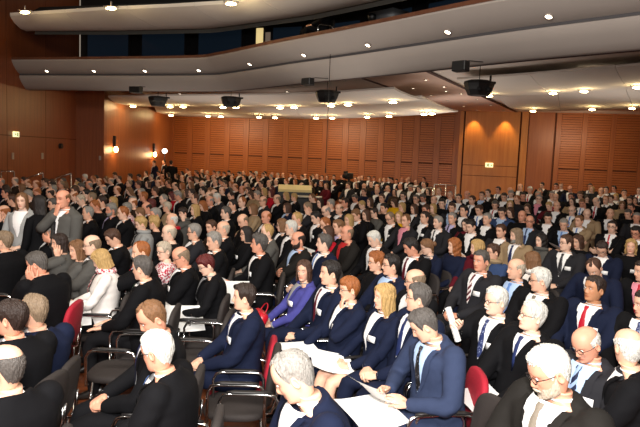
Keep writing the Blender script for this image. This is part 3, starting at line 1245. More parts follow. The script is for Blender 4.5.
# ------------------------------------------------------------------ the people, nearest first
# x y | sex hair face-direction head-pitch glasses | suit shirt tie badge | pose | extras | handle | label
NEAR = """
5 367|m Bs 128 4 0|K w - 0|lap|belly=.06;bd=132|balding man at the front corner|balding man in black jacket turned away, beside the wooden floor
11 318|m Sd 122 0 0|K w - 0|lap|bd=130;cd=96|man with thick dark hair|thick dark-haired man in black jacket seen from behind, collar white
34 311|m Re 128 4 0|N w - 0|lap|bd=128|grey-brown haired man in navy|thin brown-haired man in navy jacket behind the thick dark-haired man
37 264|m Ss 112 20 0|K w - 0|cheek|belly=.07;hand=-1;lean=.08;wid=1.13;bd=126|grey-haired man leaning forward|grey-haired man in big black jacket leaning forward, cheek on hand
4 241|m Re 120 0 0|K w - 0|lap|belly=.05;wid=1.1;bd=118|bald-fronted man at the aisle|broad man with thinning sandy hair in black suit, back to view
35 228|m Sd 92 -4 1|K w x 0|lap|belly=.04|dark-haired man with patterned tie|dark-haired man with glasses, black suit and patterned tie, chin raised
50 231|m Bw 92 0 0|K w - 0|lap|beard=w|bald man with grey beard|bald man with short white beard in black suit, in profile
59 243|w Md 70 4 0|G - - 0|cheek|hand=-1|woman with cheek on hand|dark-haired woman in grey jacket resting her cheek on her hand
77 250|w Ml 62 6 0|G - - 0|cross||woman in grey beside her|light brown-haired woman in grey jacket, arms folded, by a bald man
92 245|m Be 90 6 1|G w k 0|cross||bald man with folded arms|bald man with glasses in grey suit, arms folded
101 260|w My 96 24 0|W - - 0|read|scarf=P;open=.8;trs=K;coat=round|blonde woman with pink scarf|blonde woman in white top with pink patterned scarf, reading white sheets
113 238|m Sb 78 30 0|K w k 1|lap||brown-haired man looking down|brown-haired young man in black suit with badge, head bowed
142 268|m Ss 116 8 0|K w g 0|thigh|lean=.02;bd=98|grey-haired man with green tie|curly grey-haired man in black suit, green tie, hand spread on his knee
141 252|m Ro 80 8 0|K w r 1|cheek|hand=-1|ginger man with hand at face|balding ginger man in black suit, hand at his face
164 251|w Sm 62 8 1|P - - 0|lap|high=1;coat=round|elderly woman in patterned blouse|white-haired woman with glasses in red and white patterned blouse
181 257|m Be 86 22 1|K w - 1|lap||bald man with dark glasses|bald man with dark-rimmed glasses and white badge in black suit
206 265|w Hr 72 24 1|K g - 0|read|trs=K|red-haired woman|short red-haired woman with glasses in black jacket, reading papers
152 318|m Rl 70 28 0|K w n 0|lap||thin-haired man behind white-haired man|thin-haired man in black jacket half hidden by the white-haired man
157 351|m Sw 122 16 1|K w b 0|lap|belly=.05;lean=.05;bd=104|white-haired man with clasped hands|white-haired man with glasses in black suit, hands clasped, paper on lap
244 297|m Sd 92 0 0|N w n 1|lap|hs=.95|young man in profile|young brown-haired man in navy suit and navy tie, in profile
293 376|m Rg 92 32 0|N w - 0|lap|lean=.1;hs=1.07|grey man bending forward|grey-haired man in navy suit bowing his head, beside an empty chair
304 271|w Mb 26 0 0|V g - 1|lap|trs=N|woman in violet-blue jacket|brown-haired woman in violet-blue jacket facing the front, red bag on her lap
330 273|m Sk 74 0 0|N w d 1|lap|cross=1|man with dark red tie|dark-haired man in navy suit with dark red tie, legs crossed
349 289|w Ho 72 4 1|N w - 1|chin|hand=-1|ginger woman with hand at mouth|short ginger-haired woman in navy jacket, hand at her mouth
384 297|w Ly 66 0 0|N w - 1|lap|bareleg=1;trs=K;skin=p;open=.4|long-haired blonde woman|long-haired blonde woman in navy jacket, white top and short skirt
415 281|m Be 88 4 1|K w - 0|lap||bald head behind slick-haired man|bald man with dark glasses behind the slick-haired man
418 298|m Ss 90 -2 1|N w n 0|lap||slick-haired man|slick dark grey-haired man with glasses in navy suit, in profile
424 325|m Ss 86 34 0|B b x 0|read|lean=.12;belly=.04;cd=90|man in blue-grey suit|dark grey-haired man in shiny blue-grey suit reading papers on a red chair
481 261|m Ss 40 0 0|D w s 1|lap|belly=.03;vw=.075|man with striped tie|grey-brown-haired man in charcoal suit with wide striped tie
496 301|m Sw 62 2 1|K w p 1|roll|mous=w;belly=.05;hand=1|white-haired man with moustache|white-haired man with glasses and moustache holding a rolled paper
516 269|m Bm 66 0 0|K b b 0|lap|belly=.05|bald man with light blue tie|bald man in black suit with light blue tie, above moustached man
540 280|m Sw 82 4 1|K w h 1|lap|belly=.05|white-haired man in profile|white-haired man with glasses in black suit, in profile by the bald man
532 316|m Sw 66 -8 1|K w n 0|thigh|open=.68;vw=.07|white-haired man with hands on knees|white-haired man with glasses, dark suit, both hands on the paper on his knees
594 289|m Sd 44 -6 0|N w r 1|lap|skin=t;belly=.05;wid=1.09|tanned man with red tie|tanned man with dark swept hair, navy suit and red tie
594 268|m Rb 22 40 0|N w - 0|read|hunch=.5|man bent over a paper|brown-haired man in navy bent over white paper behind the tanned man
602 249|m Sd 8 34 1|N w - 1|lap||man with glasses looking down|dark-haired man with glasses, navy jacket and open white collar, head bowed
631 247|w My 4 -4 0|K - - 1|lap|wavy=1;open=.7|wavy blonde woman|wavy blonde woman in black jacket facing the front at the edge
549 371|m Sw 62 24 1|C w h 0|lap|beard=m;belly=.05;hs=1.09;wid=1.09|grey-bearded man at the bottom|white-haired man with short grey beard and glasses, grey-brown tie, head bowed
586 344|m Bw 40 26 1|D b z 1|lap|belly=.05|bald man with striped tie|bald man with glasses and blue striped tie looking down, near bottom right corner
628 347|m Bw 146 4 0|K w - 0|lap|bd=124;belly=.05;wid=1.1|bald man turned away|bald white-fringed man in black suit seen from behind at bottom right corner
643 271|m Sd 60 6 0|K p r 0|lap||man cut by right edge|dark-haired man in black suit cut off by the right edge, upper one
645 304|m Sd 60 6 0|K w p 0|lap||lower man at right edge|dark-haired man in black suit cut off by the right edge, lower one
566 243|m Sb 58 0 1|D w x 1|lap|belly=.05;wid=1.09|stout man with patterned tie|stout brown-haired man with glasses, charcoal jacket and patterned tie
578 242|w Mb 40 8 0|K - - 0|lap||woman peeping behind stout man|brown-haired woman half hidden behind the stout man with patterned tie
532 261|w Ll 110 6 0|D - - 0|lap|scarf=W|woman with long brown hair|woman with long light brown hair and white scarf, face turned away
541 241|w Mk 48 0 0|G - - 0|lap|wavy=1;scarf=G|woman with dark curls|dark curly-haired woman in grey jacket beside the stout man
516 236|m Me 60 2 0|T w n 0|lap|beard=g;vw=.08|bearded man in tan jacket|long-haired grey-bearded man in tan jacket with navy tie
501 231|m Sb 42 6 0|D w - 0|lap||brown-haired man in charcoal|brown-haired man in charcoal suit behind the bearded man in tan
493 252|w Sb 62 6 1|J t - 0|lap|coat=round;scarf=T|person in denim-blue jacket|short brown-haired woman with glasses, denim-blue jacket and beige scarf
477 248|w My 74 2 0|R - - 0|lap|scarf=R|blonde woman with burgundy scarf|pale blonde woman with burgundy scarf beside man with striped tie
454 246|w Lo 66 0 0|N - - 0|lap|wavy=1;coat=round|ginger-blonde woman|ginger-blonde woman with long wavy hair and navy top
427 247|w Ql 88 18 1|N g - 1|lap||woman with hair pinned up|woman with pinned-up fair hair and glasses in navy jacket, looking down
411 247|m Sk 80 26 0|K w d 1|lap||black-haired man with dark tie|black-haired man in black suit with dark red tie, looking down
376 262|w Co 74 4 1|K - - 1|read|coat=round|curly ginger woman|curly ginger-haired woman with glasses in black, holding a sheet
391 265|m Sk 76 0 1|N b - 0|lap||dark-haired man with glasses in navy|dark-haired man with glasses, navy suit and pale blue shirt
374 239|m Sw 64 26 0|K w - 0|lap||white-haired man looking down|white-haired man in black jacket and white shirt, head bowed
347 233|m Be 70 2 0|C r - 0|lap|coat=cardigan|bald man in grey cardigan|bald man in dark grey cardigan over a red shirt
324 243|m Ss 90 0 0|N w b 0|lap||grey-brown man with blue tie|grey-brown-haired man in navy suit and blue tie, in profile
328 233|w Lb 70 2 0|E - - 0|lap|coat=round|woman in red top|long brown-haired woman in red top next to the bald man in cardigan
338 227|m Sl 62 4 0|K l - 0|lap||fair man in lavender shirt|fair-haired man in lavender shirt behind the bald man in cardigan
259 244|m Cs 95 -2 0|K w - 1|read|belly=.04;lean=.0|curly dark-grey-haired man|curly dark grey-haired man in black suit and white shirt, in profile
298 240|m Bd 68 6 0|C b - 1|cross|beard=d;belly=.05|bearded man with folded arms|balding man with dark beard, dark grey jacket, arms folded
267 232|m Ry 80 4 0|G w - 1|lap||fair man behind curly-haired man|fair balding man in grey suit behind the curly dark-grey-haired man
246 234|w Mk 70 2 1|K - - 1|lap|open=.6|woman with black bob|woman with black bob and glasses in black jacket
214 241|m Sg 74 8 0|K w - 0|lap||grey man behind red-haired woman|grey-haired man in black suit just behind the red-haired woman
223 229|m Bm 82 2 0|K w - 1|lap|belly=.04|bald man with orange badge|bald man in black suit, in profile, by the woman with black bob
211 227|w Sb 50 10 0|O - - 0|lap||brown-haired woman|short brown-haired woman peeping between two men in black
194 232|m Sg 92 2 1|D w - 0|lap||grey man with glasses in charcoal|grey-haired man with glasses in charcoal suit, in profile
169 233|m Bm 92 4 0|K k - 0|lap|coat=round|bald man in black turtleneck|bald man in black turtleneck, in profile
172 220|m Bw 92 4 0|K - - 0|lap|scarf=E|white-haired man with red scarf|bald white-haired man with red scarf around his neck
183 213|w Hd 60 10 0|G - - 0|cheek|hand=-1;scarf=G|woman holding her cheek|dark-haired woman in grey patterned top, hand at cheek
195 210|w Ly 74 0 0|K w - 1|lap||blonde woman with badge|long-haired blonde woman in black jacket with white top and badge
226 213|m Ss 80 2 0|K w - 0|lap|belly=.03|grey-haired man in black|dark grey-haired man with flushed face in black suit, in profile
111 210|m Cg 68 4 0|K l - 0|lap|beard=g;vw=.07|curly grey man in lavender shirt|curly grey-haired man in black suit and lavender shirt
141 224|w Cy 80 16 0|L - - 0|lap|scarf=L|blonde woman in grey scarf|short blonde woman in light grey scarf, next to a woman in black
154 223|w Cy 112 6 0|K - - 0|lap||curly blonde woman in black|curly blonde woman in black, turned away
88 213|m Rg 90 4 0|K w - 1|lap||balding man with badge|balding grey-haired man in black suit with badge, in profile
"""
STANDING = """
22 201|w Ll 20 4 0|L w - 0|standfold|hz=1.56;open=.35;vw=.09;trs=D|standing woman|standing woman with long brown hair, light grey cardigan and white top
39 204|w Lk 140 4 0|K - - 0|stand|hz=1.56|dark-haired woman standing|standing woman with black hair and black coat, seen from behind
63 199|m Bl 46 4 0|G w x 0|standchin|hz=1.58;hand=1;belly=.04;wid=1.09|standing bald man|standing bald man in grey suit with hand at his mouth
154 163|m Sk 60 0 0|N w - 0|stand|hz=1.7|standing man|man in navy suit standing by the left wall lamp
164 161|m Sk 60 0 0|K b - 0|stand|hz=1.7|standing man in black|man in black suit and blue shirt standing under the round lamp
171 163|m Sk 170 0 0|K - - 0|stand|hz=1.65|standing man from behind|man in black standing with his back turned, right of the round lamp
"""
# x y sex hair suit shirt tie badge glasses (dir is worked out from the podium)
MID = """
326 211 m Bg K w k 0 1;339 211 m Be D w - 0 0;356 215 m Sl K w k 1 0;362 205 w Sy K w - 0 0;370 203 w Mb O - - 0 0;366 216 w Mb K - - 0 0
374 216 w Sd G - - 0 1;394 203 w Mb Y - - 0 0;390 218 m Re K w - 1 1;399 217 w My Y - - 0 0;364 192 m Sb N - - 0 0;377 191 m Bm K w - 0 0
325 226 m Ro K b - 0 0;403 196 m Sk K w - 0 1;416 199 m Ss K w k 0 1;423 198 m Ss K w - 0 0;434 200 m Be D - - 0 0;438 192 w My T - - 0 0
450 195 m Rg N w b 0 0;467 194 m Bg K w - 0 0;472 200 m Sb K w n 0 0;402 207 w My O - - 0 0;414 209 w Mb K w - 0 0;426 209 m Sb D w - 0 0
433 210 w My T - - 0 0;452 208 m Sb D b - 0 0;464 209 m Sk K w - 0 0;479 210 m Sb N w b 0 0;406 217 m Rl D p - 0 0;417 219 m Sd K w - 1 0
434 221 m Sg D w k 0 0;452 221 m Sg K l k 0 0;462 224 w Mk R - - 0 0;471 224 m Sk K w - 0 0;482 195 m Sb K b - 0 0;504 197 m Sd K w - 0 0
511 194 m Sg K w - 0 0;517 198 m Ro D - - 0 0;523 197 m Sd K - - 0 0;539 199 m Sg K p - 1 1;549 206 w Sy R - - 0 0;557 204 m Bd K w - 0 0
495 205 m Ss K w r 1 0;502 211 m Sd J b - 0 0;510 206 w My D - - 0 0;522 216 m Bo K - - 0 0;530 217 m Bm D b n 0 1;510 214 w Mb K - - 0 0
540 192 m Re K - - 0 0;552 195 m Sg K w - 0 0;571 197 m Sd K - - 0 0;580 195 m Sb K w - 0 0;582 203 m Sl D w b 0 0;587 199 w Md K - - 0 0
596 202 m Bg K w r 1 0;572 210 m Be K w b 0 1;587 214 m Bg T w - 0 0;579 221 m Sl T w b 1 0;564 222 m Sg K b b 0 0;611 199 w Sb K w - 0 0
616 197 w My L w - 0 0;624 194 m Sb K w - 0 0;622 205 w Ml T - - 0 0;610 215 m Bo K w - 0 0;628 214 m Ss K - - 1 0;612 227 m Sd K w r 0 1
637 215 m Sg D w - 0 0;635 201 w Mb O - - 0 0;636 231 m Sk K w r 0 1;631 208 m Sd K - - 0 0;263 201 m Be D w k 0 1;277 199 m Be K w - 0 0
286 196 w My K - - 0 0;294 197 w Cy K w - 0 0;287 208 w Mb N b - 0 0;308 207 m Re D w - 1 0;266 217 m Bo D w - 0 0;297 219 m Ry K w - 0 0
282 224 w Ml K w - 1 1;291 228 m Sw K w - 0 0;312 198 m Rl D - - 0 0;243 221 m Be K - - 0 0;242 202 m Ro K w - 0 0;251 195 w Mb T - - 0 0
257 195 m Sg T - - 0 0;271 195 w Mr E - - 0 0;210 201 m Bg K w r 0 0;217 198 m Sw D w - 1 0;195 199 m Rb K w - 0 0;178 196 m Sg K w - 0 0
172 196 w Mr E - - 0 0;187 193 w Mb K - - 0 0;167 207 w Sm T - - 0 0;81 200 m Rm K w - 0 0;92 198 m Re K w - 0 0;102 200 m Sd K w - 1 0
95 209 m Ro K - - 0 0;113 202 w My T - - 0 0;122 203 m Bo O - - 0 0;123 213 m Ro K w - 1 0;129 204 w Sg G - - 0 0;134 199 m Ro K - - 0 0
141 201 w Mr R - - 0 0;147 206 m Bd K w - 1 0;136 214 w Sl K - - 1 0;131 212 w Cg P - - 0 0;4 212 m Bo K w r 0 0;12 200 m Rb K - - 0 0
6 193 m Sd K w - 0 0;50 193 m Bd K w k 0 0;75 192 m Sb K b - 0 0;78 199 m Bo K w - 0 0;231 196 m Rd K w - 0 0;203 204 w Mo K - - 0 0
320 203 w Md K - - 0 0;345 203 m Sd K w - 0 0;384 209 m Sk K - - 0 0;442 205 m Sk K - - 0 0;487 219 m Sg K w - 0 0;548 218 m Sk K w - 0 0
233 205 m Sk K w k 0 0;160 199 m Rg K w - 0 0;155 211 m Sg K w - 0 0;349 218 w My K - - 0 0;316 217 m Sk K w - 1 0;253 207 w Ml T - - 0 0
"""
FAR = """
1 182 Bg;15 182 Bg;24 180 Sd;28 183 Bo;43 176 Sb;52 179 Sb;61 177 Re;44 182 Sd;36 184 Bo;22 189 Ml;6 189 Md;37 192 Bo;65 185 Ml;77 180 My;75 190 Sd
85 174 Sw;96 176 Sd;89 185 Bg;93 179 Ro;106 177 Ml;115 175 Sb;119 179 Rb;103 189 Bg;129 184 Re;130 176 Sd;139 177 Sk;117 190 Bo;138 184 Sb;151 177 Rg;155 191 Sb;158 183 Bo
176 171 Ro;182 171 Mk;187 169 Sb;196 171 Sd;202 169 Be;214 170 Sb;219 167 Sb;229 166 Sk;239 169 Sd;176 176 Mb;182 178 Bo;190 180 Rr;197 174 Sd;208 177 Ro;214 178 Bo;215 183 Bg;221 182 Sd
232 178 Bo;225 184 Sd;231 184 Mo;175 186 Bd;182 186 Mo;191 186 Ml;168 184 Rb;162 177 Bo;162 182 Ro;186 193 Sd;203 191 Sk;211 191 Cl;209 197 Be;217 196 Bd;222 191 Bo;235 187 Bo;202 184 Bw
244 170 Ro;251 167 Sd;256 170 Sw;265 169 Sk;263 175 Sb;272 172 Bg;283 174 Bo;291 175 Sk;295 174 Ro;302 177 Sk;305 176 Bo;313 172 Sl;317 175 Bo;244 178 Sb;258 179 Ro;271 177 Sg;276 182 Bg
286 181 Ro;295 182 Mo;261 184 Sd;247 186 Be;251 192 Sb;258 192 Mb;264 193 My;272 190 Mr;242 191 Bo;311 184 Ml;322 176 Sd;327 176 Mb;334 173 Sk;342 177 Ro;359 175 Be;362 176 Bo;374 174 Sk;382 174 Sd;380 180 My
384 180 Bo;389 179 Sk;392 175 Sd;371 184 Ro;377 187 Bo;364 186 Bo;326 186 Ml;321 184 Mo;402 175 Bg;409 174 Bg;424 177 Sk;439 191 Re;510 190 Bm;542 186 Sd;541 193 Sm;556 187 Sk;520 187 Bg;488 193 Sd
561 186 Ro;570 189 Bo;572 203 Md;590 187 Sd;592 190 My;606 191 Sd;606 198 Ro;639 191 Rb;601 191 Bg;614 189 Sk;630 199 Sb;556 196 Bg;530 190 Sw;498 190 Sd
"""
# ------------------------------------------------------------------ floor height


def zfloor(X, d):
    a = X / max(d, .1) * 615
    w = min(1, max(0, (a - 60) / 150))
    w = w * w * (3 - 2 * w)
    return w * max(0, min(.033 * (d - 11), .36))


def parse_near(txt, standing=False):
    for ln in txt.strip().splitlines():
        p = ln.split('|')
        x, y = map(float, p[0].split())
        a = p[1].split()
        s = p[2].split()
        q = dict(x=x, y=y, sex=a[0], hair=a[1], dir=float(a[2]), pitch=math.radians(float(a[3])), glasses=a[4] == '1',
                 suit=s[0], shirt=s[1], tie=s[2], badge=s[3] == '1', pose=p[3], handle=p[5], label=p[6], near=True)
        for kv in p[4].split(';'):
            if '=' in kv:
                k, v = kv.split('=')
                try:
                    v = float(v)
                except ValueError:
                    pass
                q[k] = v
        for k in ('cross', 'hand'):
            if k in q:
                q[k] = int(q[k])
        yield q


def body_dir(X, d):
    return max(44, min(92, 76 - 6.5 * max(0, X + .8) - 1.0 * max(0, d - 6.5)))


def norm_spec(q, rs):
    if q['shirt'] == '-':
        q.setdefault('coat', 'round')
        q['high'] = 1
        q['shirt'] = ''
    elif q.get('coat') == 'round':
        q['high'] = 1
        q['shirt'] = ''
    q.setdefault('skin', rs.choice(['p', 'p', 'r', 'l']) if q['sex'] == 'm' else rs.choice(['p', 'l']))
    q.setdefault('age', .8 if q['hair'][1] in 'wgme' else .3)
    q.setdefault('belly', rs.uniform(.015, .05) if q['sex'] == 'm' else .01)
    q.setdefault('lean', rs.uniform(-.16, -.03) if q['pose'] not in ('read', 'stand', 'standchin', 'standfold') else rs.uniform(-.06, .03))
    q.setdefault('jaw', rs.uniform(.95, 1.1))
    q.setdefault('nose', rs.uniform(.9, 1.2))
    if q['sex'] == 'm' and not q.get('beard') and rs.random() < .3:
        q['stub'] = .35
    q['hs'] = q.get('hs', (1.0 if q['sex'] == 'm' else .955) * rs.uniform(.985, 1.015))


def place(q, H):
    """root location, rotation"""
    s = q['hs']
    zf, d = 0, 5
    for _ in range(12):
        p = at_z(q['x'], q['y'], zf + s * H[2])
        if p[1] <= 0 or p[1] > 31.5:
            p = at_d(q['x'], q['y'], min(31.5, 29.5 + (q['x'] % 7) * .28))
        if q['x'] < 85 and p[1] > 17.5 and q['y'] < 200:
            p = at_d(q['x'], q['y'], 17.0)
        elif q['x'] < 112 and p[1] > 20.5:
            p = at_d(q['x'], q['y'], 20.5)
        zf = zf * .5 + .5 * zfloor(p[0], p[1])
    A = math.radians(q['A'])
    rz = PI - A
    R = rot_z(rz)
    h = R @ (H * s)
    return np.array([p[0] - h[0], p[1] - h[1], zfloor(p[0] - h[0], p[1] - h[1])]), rz


PEOPLE = list(parse_near(NEAR)) + list(parse_near(STANDING, True))
rs0 = random.Random(5)


def parse_mid(txt):
    for it in txt.replace('\n', ';').split(';'):
        f = it.split()
        if len(f) < 9:
            continue
        yield dict(x=float(f[0]), y=float(f[1]), sex=f[2], hair=f[3], suit=f[4], shirt=f[5], tie=f[6], badge=f[7] == '1', glasses=f[8] == '1', mid=True)


def parse_far(txt):
    for it in txt.replace('\n', ';').split(';'):
        f = it.split()
        if len(f) < 3:
            continue
        st, c = f[2][0], f[2][1]
        sex = 'w' if st in 'ML' else 'm'
        yield dict(x=float(f[0]), y=float(f[1]), sex=sex, hair=f[2], suit=rs0.choice('KKKKNDDCO' if sex == 'm' else 'KKDROGT'),
                   shirt='w' if sex == 'm' and rs0.random() < .8 else '-', tie=rs0.choice('---krnb') if sex == 'm' else '-', badge=rs0.random() < .35, glasses=False, far=True)


MIDS = list(parse_mid(MID))
FARS = list(parse_far(FAR))


def upness(q):
    v = ray(q['x'], q['y'])
    return -v[2]


# fill between the recorded heads of the rear rows: no more than the photograph is dense
allxy = [(q['x'], q['y']) for q in PEOPLE + MIDS + FARS]
fill = []
tries = 0
while len(fill) < 55 and tries < 6000:
    tries += 1
    x = rs0.uniform(0, 640)
    lo = np.interp(x, [0, 80, 170, 300, 400, 460, 640], [184, 180, 171, 175, 178, 194, 190])
    y = lo + rs0.random() ** 1.3 * 30
    r = 3.0 + (y - 165) * .16
    if 272 < x < 350 and 186 < y < 200:
        continue
    if all((x - a) ** 2 + ((y - b) * 1.15) ** 2 > (r * 1.15) ** 2 for a, b in allxy):
        allxy.append((x, y))
        st = rs0.choice(['Sb', 'Sk', 'Ss', 'Sg', 'Rb', 'Rg', 'Bb', 'Bo', 'Bg', 'Mb', 'Mk', 'Ll', 'My', 'Sd'])
        sex = 'w' if st[0] in 'ML' else 'm'
        fill.append(dict(x=x, y=y, sex=sex, hair=st, suit=rs0.choice('KKKKNDDCO'), shirt='w' if sex == 'm' else '-', tie='-', badge=rs0.random() < .3, glasses=False, far=True, filler=True))
MAXP = 300
rest = sorted(FARS, key=lambda q: -upness(q)) + sorted(fill, key=lambda q: -upness(q))
nfar = MAXP - len(PEOPLE) - len(MIDS)
SINGLE_FAR = rest[:nfar]
CROWD = rest[nfar:]

# ------------------------------------------------------------------ labels
ORD = ['first', 'second', 'third', 'fourth', 'fifth', 'sixth', 'seventh', 'eighth', 'ninth', 'tenth', 'eleventh', 'twelfth', 'thirteenth', 'fourteenth', 'fifteenth', 'sixteenth', 'seventeenth', 'eighteenth', 'nineteenth', 'twentieth']


def hair_words(q):
    st, c = q['hair']
    n = HAIRN[c]
    w = 'man' if q['sex'] == 'm' else 'woman'
    if st == 'B':
        return 'bald ' + w
    if st == 'R':
        return 'balding %s-haired %s' % (n, w)
    if st in 'L':
        return 'long-haired %s %s' % (n if n != 'light brown' else 'brown', w) if n in ('blonde', 'ginger') else 'long %s-haired %s' % (n, w)
    if n in ('blonde', 'ginger'):
        return n + ' ' + w
    return '%s-haired %s' % (n, w)


def cloth_words(q):
    t = SUITN[q['suit']] + (' suit' if q['sex'] == 'm' and q['shirt'] not in ('-', '') else ' top')
    if q.get('tie', '-') != '-':
        t += ' and %s tie' % TIEN[q['tie']]
    elif q['shirt'] in ('b', 'l', 'p', 'r', 'y'):
        t += ' and %s shirt' % {'b': 'pale blue', 'l': 'lavender', 'p': 'pink', 'r': 'red', 'y': 'yellow'}[q['shirt']]
    return t


USED = set(q['label'] for q in PEOPLE)
anchors = [(q['x'], q['y'], q['handle']) for q in PEOPLE]
for q in sorted(MIDS, key=lambda q: -q['y']):
    base = hair_words(q) + (' with glasses' if q['glasses'] else '') + ' in ' + cloth_words(q)
    c = sorted(anchors, key=lambda a: (a[0] - q['x']) ** 2 + ((a[1] - q['y']) * .8) ** 2 + (400 if a[1] < q['y'] - 2 else 0))
    for a in c[:6]:
        dx = q['x'] - a[0]
        rel = ('behind and left of' if dx < -6 else 'behind and right of' if dx > 6 else 'right behind') if a[1] > q['y'] else ('left of' if dx < 0 else 'right of')
        lab = '%s, %s the %s' % (base, rel, a[2])
        if lab not in USED and len(lab.split()) <= 16:
            break
    else:
        lab = lab.replace(' with glasses', '').replace(' suit and', ' and').replace('behind and', 'back and')
        if len(lab.split()) > 16 or lab in USED:
            lab = '%s in %s, %s the %s' % (hair_words(q), SUITN[q['suit']], rel.replace('behind and ', 'back '), a[2])
    USED.add(lab)
    q['label'] = lab
ZONES = [(34, 'under the left exit sign'), (80, 'before the dark left wall'), (136, 'below the first wall lamp'), (180, 'around the round white lamp'), (226, 'left of the rear slatted wall'),
         (275, 'left of the yellow-topped desk'), (318, 'behind the yellow-topped desk'), (352, 'around the video camera'), (402, 'between camera and chrome rails'), (460, 'behind the chrome rails'),
         (525, 'below the pillar exit sign'), (575, 'just right of the pillar'), (641, 'before the right-hand slatted panels')]
zl = {}
for q in SINGLE_FAR:
    z = next(t for m_, t in ZONES if q['x'] < m_)
    zl.setdefault(z, []).append(q)
for z, qs in zl.items():
    rows = {}
    qs.sort(key=lambda q: q['x'])
    for i, q in enumerate(qs):
        base = hair_words(q) + ' in dark clothes' if q['suit'] in 'KNDCO' else hair_words(q) + ' in ' + SUITN[q['suit']]
        q['label'] = '%s, %s from left, %s' % (base, ORD[i] if i < len(ORD) else ORD[-1], z)

# ------------------------------------------------------------------ build
PART_NAME = {'jacket': 'jacket', 'hair': 'hair', 'shirt': 'shirt', 'tie': 'tie', 'name_badge': 'name_badge', 'scarf': 'scarf', 'trousers': 'trousers', 'skirt': 'skirt', 'glasses': 'glasses', 'beard': 'beard', 'moustache': 'moustache'}
ROOTS = {}


def setup(q):
    rs = random.Random(int(q['x'] * 31 + q['y'] * 17))
    if q.get('mid') or q.get('far'):
        q['pose'] = rs.choices(['lap', 'thigh', 'cross', 'read', 'chin', 'cheek'], [5, 3, 2, 2.5, .7, .6])[0]
        q['pitch'] = math.radians(rs.choice([0, 2, 4, 6, 10, 24]))
    norm_spec(q, rs)
    if q['pose'] == 'read' and q['pitch'] < .2 and q.get('mid'):
        q['pitch'] = .35
    p = at_z(q['x'], q['y'], 1.2)
    if p[1] < 0 or p[1] > 32:
        p = at_d(q['x'], q['y'], 31)
    al = math.degrees(math.atan2(p[0], p[1]))
    bd = body_dir(p[0], p[1])
    if 'dir' in q:
        hA = q['dir'] + al
    else:
        hA = bd + rs.uniform(-22, 16)
    if q['pose'].startswith('stand'):
        bd = hA + (12 if q['dir'] < 90 else -5)
    if q.get('bd'):
        bd = q['bd'] - 8
    lim = 68
    if abs(hA - bd) > lim:
        bd = hA - math.copysign(lim, hA - bd)
    q['A'] = bd
    q['yaw'] = math.radians(bd - hA)
    return rs


def join_parts(out):
    big = MB()
    mats = []
    for k, (m, ml) in out.items():
        if m.n == 0:
            continue
        base = []
        for x in ml:
            if x not in mats:
                mats.append(x)
            base.append(mats.index(x))
        mi = [base[i] for i in (m.m if any(m.m) else [0] * len(m.f))]
        big.v.append(np.vstack(m.v))
        big.f += [tuple(i + big.n for i in f) for f in m.f]
        big.m += mi
        big.t.append(np.vstack(m.t))
        big.n += m.n
    return big, mats


def add_person(q, lod):
    setup(q)
    B, arms, out = build_person(q, lod)
    loc, rz = place(q, B.H)
    loc = settle(loc, q)
    if lod == 2:
        big, mats = join_parts(out)
        o = link('person', big.mesh('person', tint=True), mats)
        for m in mats:
            pass
        root = o
    else:
        me, ml = out.pop('body')
        if isinstance(me, MB):
            me = me.mesh('person_body', tint=True)
        root = link('person', me, ml)
        for k, (m, ml) in out.items():
            if m.n == 0:
                continue
            nm = k.rstrip('-1') if k.startswith(('eye', 'lapel', 'shoe', 'cuff')) else k
            if nm == 'jacket':
                nm = {'cardigan': 'cardigan', 'round': 'top'}.get(q.get('coat'), 'jacket')
            ch = link(nm, m.mesh(nm), ml, parent=root)
    root.location = loc
    root.rotation_euler = (0, 0, rz)
    root.scale = (q['hs'],) * 3
    tag(root, q['label'], 'person', 'seated audience' if not q['pose'].startswith('stand') else 'standing guests')
    q['root'], q['B'], q['arms'], q['loc'], q['rz'] = root, B, arms, loc, rz
    if 'handle' in q:
        ROOTS[q['handle']] = q
    return root


SEATS = []


def settle(loc, q):
    """slide a person back or forth a little so that nobody sits inside a neighbour"""
    if q.get('near'):
        SEATS.append((loc[0], loc[1]))
        return loc
    best, bc = None, 1e9
    v = unit(np.array([loc[0], loc[1]]))
    side = np.array([v[1], -v[0]])
    lim = .35 + .028 * loc[1]
    for dv in np.linspace(-lim, lim, 15):
        for ds in (0, -.07, .07, -.14, .14, -.2, .2):
            c = np.array([loc[0], loc[1]]) + v * dv + side * ds
            near = [math.hypot(c[0] - a, c[1] - b) for a, b in SEATS if abs(c[0] - a) < 1 and abs(c[1] - b) < 1]
            gap = max(0, .56 - min(near)) if near else 0
            cost = gap * 20 + abs(dv) / lim * .5 + abs(ds) * 4
            if cost < bc:
                best, bc = c, cost
    SEATS.append((best[0], best[1]))
    return np.array([best[0], best[1], max(0, zfloor(best[0], best[1]))])


import time
_t = time.time()
for q in PEOPLE:
    add_person(q, 0 if q['y'] > 234 else 1)
print('near', time.time() - _t)
for q in MIDS:
    add_person(q, 1)
for q in SINGLE_FAR:
    add_person(q, 2)
big, bmats = MB(), []
for q in CROWD:
    setup(q)
    B, arms, out = build_person(q, 2)
    loc, rz = place(q, B.H)
    loc = settle(loc, q)
    R = rot_z(rz)
    for k, (m, ml) in out.items():
        if m.n == 0:
            continue
        base = []
        for x in ml:
            if x not in bmats:
                bmats.append(x)
            base.append(bmats.index(x))
        big.v.append((np.vstack(m.v) * q['hs']) @ R.T + loc)
        big.f += [tuple(i + big.n for i in f) for f in m.f]
        big.m += [base[i] for i in (m.m if any(m.m) else [0] * len(m.f))]
        big.t.append(np.vstack(m.t))
        big.n += m.n
if big.n:
    o = link('crowd', big.mesh('crowd', tint=True), bmats)
    tag(o, 'small dark-suited crowd in the rearmost rows before the slatted wall', 'crowd', kind='stuff')
